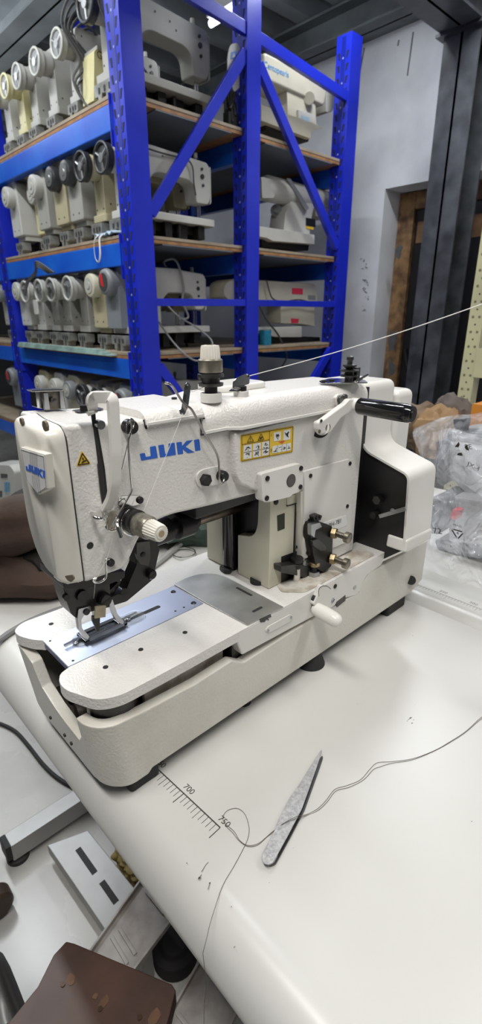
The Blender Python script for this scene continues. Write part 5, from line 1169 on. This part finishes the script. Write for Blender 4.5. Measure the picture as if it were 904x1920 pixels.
bx('red_tab', mat('red_tab', (.45, .04, .05), .4), .855, [(849, 955), (861, 958), (855, 976), (843, 972)], .02, .001, .001)
bx('base_body', gm, .90, [(815, 1012), (1000, 1030), (1000, 1070), (820, 1045)], .18, .006)
for o in Wm.children:      # nothing of it may sink through the table
    for v in o.data.vertices: v.co.z = max(v.co.z, .002)
film = bpy.data.materials.new('clear_plastic_film'); film.use_nodes = True
nt = film.node_tree; b_ = nt.nodes['Principled BSDF']; b_.inputs['Base Color'].default_value = (.88, .90, .94, 1); b_.inputs['Roughness'].default_value = .1
b_.inputs['Coat Weight'].default_value = .6; b_.inputs['Coat Roughness'].default_value = .04
tc = nt.nodes.new('ShaderNodeTexCoord'); n1 = nt.nodes.new('ShaderNodeTexNoise'); n1.inputs['Scale'].default_value = 9; n1.inputs['Detail'].default_value = 5; n1.inputs['Distortion'].default_value = 1.2
mr = nt.nodes.new('ShaderNodeMapRange'); mr.inputs['From Min'].default_value = .35; mr.inputs['From Max'].default_value = .68; mr.inputs['To Min'].default_value = .10; mr.inputs['To Max'].default_value = .42
nt.links.new(tc.outputs['Object'], n1.inputs['Vector']); nt.links.new(n1.outputs['Fac'], mr.inputs['Value']); nt.links.new(mr.outputs['Result'], b_.inputs['Alpha'])
n2 = nt.nodes.new('ShaderNodeTexNoise'); n2.inputs['Scale'].default_value = 22; n2.inputs['Detail'].default_value = 2; n2.inputs['Distortion'].default_value = 2.5
bp_ = nt.nodes.new('ShaderNodeBump'); bp_.inputs['Strength'].default_value = .9; bp_.inputs['Distance'].default_value = .016
nt.links.new(tc.outputs['Object'], n2.inputs['Vector']); nt.links.new(n2.outputs['Fac'], bp_.inputs['Height']); nt.links.new(bp_.outputs['Normal'], b_.inputs['Normal'])
def film_sheet(name, rows, label, seed, amp=.010, N=46):
    ctl = [[A(x, y, 0, d) for x, y, d in r] for r in rows]
    R1 = [spl(r, 14) for r in ctl]; cols_ = list(zip(*R1)); G2 = [spl(list(c), 12) for c in cols_]
    bm = bmesh.new(); V = []
    for i, c in enumerate(G2):
        row = []
        for j, p in enumerate(c):
            q = p*9+Vector((seed, 0, 0)); w = Vector((noise.noise(q), noise.noise(q+Vector((9, 0, 0))), noise.noise(q+Vector((0, 9, 0)))))
            f = 1-2*abs(noise.noise(p*7+w*1.1+Vector((0, seed, 0)))); f2 = 1-2*abs(noise.noise(p*19+w*1.8))
            p = p+Vector((-1, -.4, .5))*(amp*f*1.3+amp*.45*f2); p.z = max(p.z, .003+.002*(f2+1)); row.append(bm.verts.new(p))
        V.append(row)
    for i in range(len(V)-1):
        for j in range(len(V[0])-1): bm.faces.new((V[i][j], V[i+1][j], V[i+1][j+1], V[i][j+1]))
    x = B(); x.bm = bm; o = x.build(name, film); return tag(o, label, 'plastic bag')
s1 = film_sheet('plastic_sheet', [
    [(790, 840, 1.25), (830, 830, 1.25), (880, 820, 1.25), (960, 820, 1.25), (1060, 840, 1.25)],
    [(780, 808, 1.08), (825, 790, 1.06), (880, 782, 1.05), (960, 776, 1.05), (1060, 790, 1.05)],
    [(776, 822, .98), (815, 812, .96), (870, 806, .95), (950, 806, .94), (1060, 812, .94)],
    [(790, 865, .92), (825, 860, .89), (870, 870, .88), (950, 880, .87), (1060, 890, .87)],
    [(790, 925, .88), (820, 930, .85), (860, 940, .84), (950, 960, .82), (1060, 975, .82)],
    [(785, 1000, .80), (815, 1010, .79), (860, 1025, .78), (950, 1050, .76), (1060, 1075, .76)],
    [(780, 1058, .775), (820, 1075, .765), (865, 1092, .755), (950, 1118, .74), (1060, 1150, .74)]],
    'crumpled clear plastic cover draped over the machine on the second table', 2.0, .014, 60)
s2 = film_sheet('plastic_bag', [
    [(822, 812, .93), (845, 806, .90), (900, 818, .88), (1000, 830, .87)],
    [(828, 850, .88), (858, 850, .85), (905, 880, .83), (1000, 910, .82)],
    [(850, 900, .86), (885, 920, .82), (930, 950, .80), (1020, 985, .80)]],
    'smaller clear bag with recycling marks lying on the plastic cover, right edge', 5.0, .008)
for (cx_, cy_, xx, r, lbl, par) in ((858, 1000, .785, .012, 'PE', s1),):
    c = A(cx_, cy_, 0, xx-.018); e1, e2 = Vector((0, -1, 0)), Vector((-.35, 0, .94)); b = B()
    tri = [c+e1*math.cos(math.radians(a))*r+e2*math.sin(math.radians(a))*r for a in (-90, 30, 150)]
    for i in range(3):
        p, q = tri[i], tri[(i+1) % 3]; b.tube([p.lerp(q, .12), p.lerp(q, .78)], .0002, w=.0011, up=(1, 0, .3))
        b.prism([p.lerp(q, .72)+(c-p.lerp(q, .72))*.16, p.lerp(q, .93), p.lerp(q, .72)-(c-p.lerp(q, .72))*.16], (.0003, 0, 0))
    b.build('recycling_mark', stk, par)
    text('recycling_number', '4', .010, stk, frame(c, e1, e2), par, ext=.0001); text('recycling_letters', 'PE-LD', .0055, stk, frame(c+e2*.016, e1, e2), par, ext=.0001)
for s, x, y, d, sz, rot in (('72', 820, 996, .775, .016, .2),): text('printed_mark', s, sz, stk, frame(A(x, y, 0, d), (0, -1, rot), (-.3, 0, 1)), s1, ext=.0001)
b = B(); c = A(866, 842, 0, .835)
for k in range(3):
    a = k*2.094; b.prism([c+Vector((-.001, -math.cos(a)*.013, math.sin(a)*.013)), c+Vector((-.001, -math.cos(a+.9)*.012, math.sin(a+.9)*.012)), c+Vector((-.001, -math.cos(a+.7)*.006, math.sin(a+.7)*.006)), c+Vector((-.001, -math.cos(a)*.008, math.sin(a)*.008))], (.0003, 0, 0))
b.build('recycling_mark', stk, s2)
text('printed_mark', 'PE', .012, stk, frame(A(878, 838, 0, .83), (0, -1, .15), (-.3, 0, 1)), s2, ext=.0001); text('printed_mark', 'JX-4', .012, stk, frame(A(888, 875, 0, .82), (0, -1, -.3), (-.3, 0, 1)), s2, ext=.0001)
# goods on the far part of that table
def onT(px, py, x, r, name, m, label, cat, seed, amp=.25):
    p = A(px, py, 0, x); return tag(lump((p[0], p[1], r[2]*.8), r, amp, 5, 4, seed, .001).build(name, m), label, cat)
kraft = mat('kraft_paper', (.16, .10, .055), .7, bump=.4, bs=40, var=.3, vs=8)
onT(826, 790, 1.55, (.05, .075, .085), 'brown_paper_bag', mat('tan_paper', (.27, .16, .07), .7, bump=.4, bs=40), 'tan paper bag behind the plastic-covered machine', 'bag', 3)
onT(792, 800, 1.62, (.06, .085, .08), 'brown_sack', kraft, 'brown sack left of the tan paper bag, just behind the white machine cover', 'bag', 7)
onT(850, 772, 1.68, (.05, .07, .10), 'grey_brown_sack', mat('taupe_cloth', (.13, .105, .09), .8), 'grey-brown sack at the foot of the cream slotted post', 'bag', 9)
p = A(893, 765, 0, 1.5)
tag(B().prism(rnd([Vector((1.5, p.y-.25, .001)), Vector((1.5, p.y+.01, .001)), Vector((1.5, p.y+.015, p.z+.012)), Vector((1.5, p.y-.25, p.z+.012))], .01), (.15, 0, 0)).build('orange_box', mat('orange_board', (.55, .20, .02), .5), bevel=.004), 'orange box at the right edge behind the plastic', 'box')
# cream slotted post of the other rack
pm = mat('cream_rack_paint', (.60, .58, .36), .45, bump=.1, bs=50, var=.12, vs=6)
xr_ = 1.93; yr1, yr0 = A(864, 700, 0, xr_)[1], A(890, 700, 0, xr_)[1]
R_ = empty('slotted_rack', (xr_, (yr0+yr1)/2, FL), 'cream painted slotted rack post with a cross beam at the right edge', 'rack post')
B().prism([Vector((x, y, FL)) for x, y in ((xr_, yr0), (xr_, yr1), (xr_+.05, yr1), (xr_+.05, yr1-.003), (xr_+.003, yr1-.003), (xr_+.003, yr0+.003), (xr_+.05, yr0+.003), (xr_+.05, yr0))], (0, 0, 2.0)).build('post', pm, R_)
b = B(); z = FL+.05
while z < 1.15:
    for y in (yr0+.014, yr1-.014): b.cyl((xr_-.0006, y, z), (xr_+.0006, y, z), .005, n=6); b.cyl((xr_-.0006, (yr0+yr1)/2, z+.025), (xr_+.0006, (yr0+yr1)/2, z+.025), .003, n=6)
    z += .05
b.build('post_holes', mat('post_hole', (.18, .16, .10), .7), R_, kind='stuff')
zb_ = A(895, 692, 0, xr_)[2]; zt_ = A(895, 664, 0, xr_)[2]
B().box(xr_+.002, xr_+.045, yr0-1.2, yr0-.001, zb_, zt_).build('cross_beam', mat('pale_beam', (.50, .50, .40), .45), R_, bevel=.003)
B().box(xr_-.004, xr_+.004, yr0-.05, yr0+.004, zb_-.03, zt_+.02).build('beam_hook', pm, R_, bevel=.002)
B().box(xr_-.03, xr_+.0, yr0-.09, yr0-.002, A(895, 545, 0, xr_)[2], A(895, 500, 0, xr_)[2]).build('black_bracket', black, R_, bevel=.003)
# ================================================================ on the floor
zt2 = -.712
q0, q1, q2 = A(5, 1565, 2, zt2), A(158, 1504, 2, zt2), A(20, 1588, 2, zt2)
SF = empty('table_stand_foot', (.4, (q0.y+q2.y)/2, FL), 'galvanised square stand foot with black end cap on the concrete floor, left', 'stand')
B().box(q2.x, .95, q2.y, q0.y, zt2-.05, zt2).build('square_tube', galv, SF, bevel=.003)
B().box(q2.x-.012, q2.x+.002, q2.y+.001, q0.y-.001, zt2-.043, zt2+.001).build('end_cap', rubber, SF, bevel=.003)
yc_ = (q0.y+q2.y)/2
B().cyl((q2.x+.015, yc_, FL), (q2.x+.015, yc_, zt2-.042), .022, prof=[(0, .026), (.35, .026), (.5, .018), (1, .018)], n=24).build('rubber_foot', rubber, SF)
sp1 = empty('slotted_cross_plate', (.33, .8, FL), 'slotted grey steel channel on the floor between stand foot and pedal', 'steel channel')
zc_ = -.728
q = PZ(zc_, (88, 1584), (165, 1556), (262, 1676), (205, 1755))
B().prism(q, (0, 0, -.03)).build('channel', galv, sp1, bevel=.003)
b = B()
for (xa_, ya_, xb_, yb_) in ((146, 1591, 178, 1637), (191, 1653, 218, 1692)): b.tube([A(xa_, ya_, 2, zc_+.0006), A(xb_, yb_, 2, zc_+.0006)], .0003, w=.0065, up=(0, 0, 1))
b.build('slots', rubber, sp1)
alu = mat('worn_pedal_aluminium', (.55, .53, .50), .5, .6, bump=.3, bs=90, c2=(.24, .20, .18), vs=14, lo=.3, hi=.65)
def pedal(name, label, z, quad, ribs):
    P_ = PZ(z, *quad); c = sum(P_, Vector())/4; T = empty(name, (c.x, c.y, FL), label, 'pedal', 'foot pedals of the stand')
    B().prism(rnd(P_, .006), (0, 0, -.006)).build('tread_plate', alu, T, bevel=.001)
    for i in range(4):
        a_, b2 = P_[i], P_[(i+1) % 4]; B().tube([a_+Vector((0, 0, .004)), b2+Vector((0, 0, .004))], .006, w=.0022, up=(0, 0, 1)).build('rim', alu, T, bevel=.001)
    for r_ in ribs: B().tube([A(r_[0], r_[1], 2, z+.002), A(r_[2], r_[3], 2, z+.002)], .002, w=.0035, up=(0, 0, 1)).build('raised_rib', alu, T, bevel=.001)
    B().box(c.x-.012, c.x+.012, c.y-.03, c.y+.03, FL, z-.0062).build('pedal_support', galv, T)
    return T
pedal('foot_pedal', 'worn aluminium foot pedal beside the wooden stool, nearer the slotted channel', -.66, [(165, 1795), (268, 1650), (330, 1718), (252, 1822)], [(275, 1672, 308, 1713), (224, 1741, 254, 1789), (209, 1756, 239, 1807)])
pedal('foot_pedal', 'worn aluminium foot pedal at the bottom edge, right of the stool', -.64, [(305, 1930), (382, 1794), (456, 1878), (400, 1990)], [(405, 1840, 434, 1880), (333, 1900, 352, 1925)])
p = A(312, 1785, 2, -.74); tag(B().cyl((p.x+.02, p.y-.0, FL), (p.x+.02, p.y-.0, FL+.05), .04, prof=[(0, .045), (.7, .045), (.8, .03), (1, .025)], n=28).build('motor_or_gap_filler', mat('gap_shade_black', (.008, .007, .007), .8), bevel=.003), 'black round block added to fill the dark gap between the two pedals', 'motor')  # no motor here: black block added for the dark gap between pedals
p = A(262, 1612, 2, FL+.03)
tag(lump((p.x+.02, p.y, FL+.035), (.07, .075, .045), .25, 5, 5, 6, FL+.001).build('yellow_paper_bag', mat('yellow_paper', (.45, .33, .12), .6, var=.3, vs=20)), 'crumpled yellow paper bag on the floor under the table edge', 'bag')
wd = mat('dark_red_wood', (.095, .045, .028), .5, bump=.5, bs=45, c2=(.045, .021, .014), vs=9)
zs = -.30
Q = PZ(zs, (124, 1764), (140, 1768), (322, 1844), (330, 1856), (318, 1905), (280, 2030), (-60, 2010), (60, 1862), (70, 1850), (100, 1790))
c = sum(Q, Vector())/len(Q)
ST2 = empty('wooden_stool', (c.x, c.y, FL), 'worn dark brown wooden stool seat with chipped corners, lower left', 'stool')
B().prism(Q, (0, 0, -.026)).build('seat', wd, ST2, bevel=.002)
b = B()
for (x, y, r_, hgt) in ((133, 1838, 5, 9), (195, 1880, 9, 5), (290, 1905, 10, 7), (178, 1868, 4, 3)):
    cc = A(x, y, 2, zs+.0003); b.prism([cc+Vector((math.cos(a*.9)*r_*.0012*random.uniform(.5, 1), math.sin(a*.9)*hgt*.0012*random.uniform(.5, 1), 0)) for a in range(7)], (0, 0, .0003))
b.build('chipped_spots', mat('bare_wood', (.16, .08, .04), .7, var=.3, vs=60), ST2, kind='stuff')
for (x, y) in ((118, 1846), (188, 1892), (262, 1908)): pz = A(x, y, 2, zs); B().cyl(pz, pz+Vector((0, 0, .0012)), .0028, n=12).build('screw', mat('rusty_screw', (.06, .035, .02), .5, .5), ST2)
lm = mat('stool_leg_metal', (.03, .027, .025), .4, .5)
for k in (0.22, .78):
    for j in (.2, .75):
        t1 = Q[0].lerp(Q[3], k); t2 = Q[6].lerp(Q[5], k); pt = t1.lerp(t2, j); B().cyl(pt+Vector((0, 0, -.027)), (pt.x+(pt.x-c.x)*.15, pt.y+(pt.y-c.y)*.15, FL), .011, n=12).build('leg', lm, ST2)
# black tube of a chair at the left edge, cable
a, c = A(-14, 1795, 2, -.50), A(46, 1925, 2, -.42)
E = empty('chair_frame', (a.x, a.y, FL), 'black bent tube of a chair frame at the lower left corner', 'chair')
B().tube(spl([Vector((a.x-.08, a.y+.02, FL+.011)), Vector((a.x-.05, a.y+.015, -.62)), a, c, c+(c-a)*1.2], 5), .010, 12).build('black_tube', lm, E)
B().tube(spl([Vector((a.x-.10, a.y-.03, FL+.011)), A(-10, 1870, 2, -.52), A(14, 1925, 2, -.50)], 5), .008, 10).build('pale_tube', galv, E)
tag(B().tube(spl([A(x, y, 2, FL+.006) for x, y in ((-60, 1345), (-20, 1352), (8, 1360), (32, 1374), (55, 1400), (80, 1432), (105, 1456), (135, 1474), (175, 1490), (230, 1500))], 6), .0055, 8).build('power_cable', rubber), 'black power cable curving over the floor on the left', 'cable')
p = A(-8, 1695, 2, FL+.03)
tag(B().cyl((p.x, p.y-.02, FL+.035), (p.x, p.y+.02, FL+.035), .034, n=28, prof=[(0, .028), (.15, .034), (.85, .034), (1, .028)]).build('caster_wheel', mat('brown_wheel', (.05, .03, .02), .5), bevel=.001), 'dark brown caster wheel cut off by the left picture edge', 'wheel')
# ================================================================ light
def area(name, loc, size, sy, power, colr, rot=(0, 0, 0)):
    l = bpy.data.lights.new(name, 'AREA'); l.shape = 'RECTANGLE'; l.size = size; l.size_y = sy; l.energy = power; l.color = colr
    o = bpy.data.objects.new(name, l); o.location = Vector(loc)+Vector((0, 0, TZ)); o.rotation_euler = rot; col.objects.link(o); return o
def tube(x, y, z, L, power, colr=(.93, .97, 1), w=.12, up=.3):
    area('tube_or_added_light', (x, y, z), w, L, power, colr)
    if up: area('added_uplight', (x, y, z+.02), w, L, power*up, colr, (math.pi, 0, 0))  # uplight added over the lamp to brighten the deck
tube(.45, 1.9, 1.95, 1.9, 48, w=.10, up=0)
tube(.4, 4.4, 1.9, 1.6, 16, w=.1, up=0)  # unseen overhead light added for the deck and girder at upper left
area('added_uplight', (.5, 3.4, 1.35), .3, 2.5, 45, (.93, .97, 1), (math.pi, 0, 0))  # low uplight added over the aisle to brighten deck and girder
tube(-.35, -.1, 1.9, 1.5, 38, (1, .97, .93), .2, .3)
tube(1.2, -.7, 1.9, 1.5, 17, (1, .97, .93), .2, .3)
tube(2.25, 1.35, 1.95, .9, 36, (.93, .97, 1), .12, 0)  # unseen overhead light added to brighten the plaster wall
area('added_uplight', (1.9, 1.3, 1.85), .3, 1.0, 10, (.93, .97, 1), (math.pi, 0, 0))  # uplight added to bring out the deck ribs above the rack
w = bpy.data.worlds.new('world'); sc.world = w; w.use_nodes = True; bg = w.node_tree.nodes['Background']
bg.inputs['Color'].default_value = (.78, .84, .92, 1); bg.inputs['Strength'].default_value = .06
sc.view_settings.view_transform = 'Standard'; sc.view_settings.look = 'None'; sc.view_settings.exposure = -.05; sc.view_settings.gamma = 1; sc.view_settings.use_curve_mapping = False
bpy.context.view_layer.update()
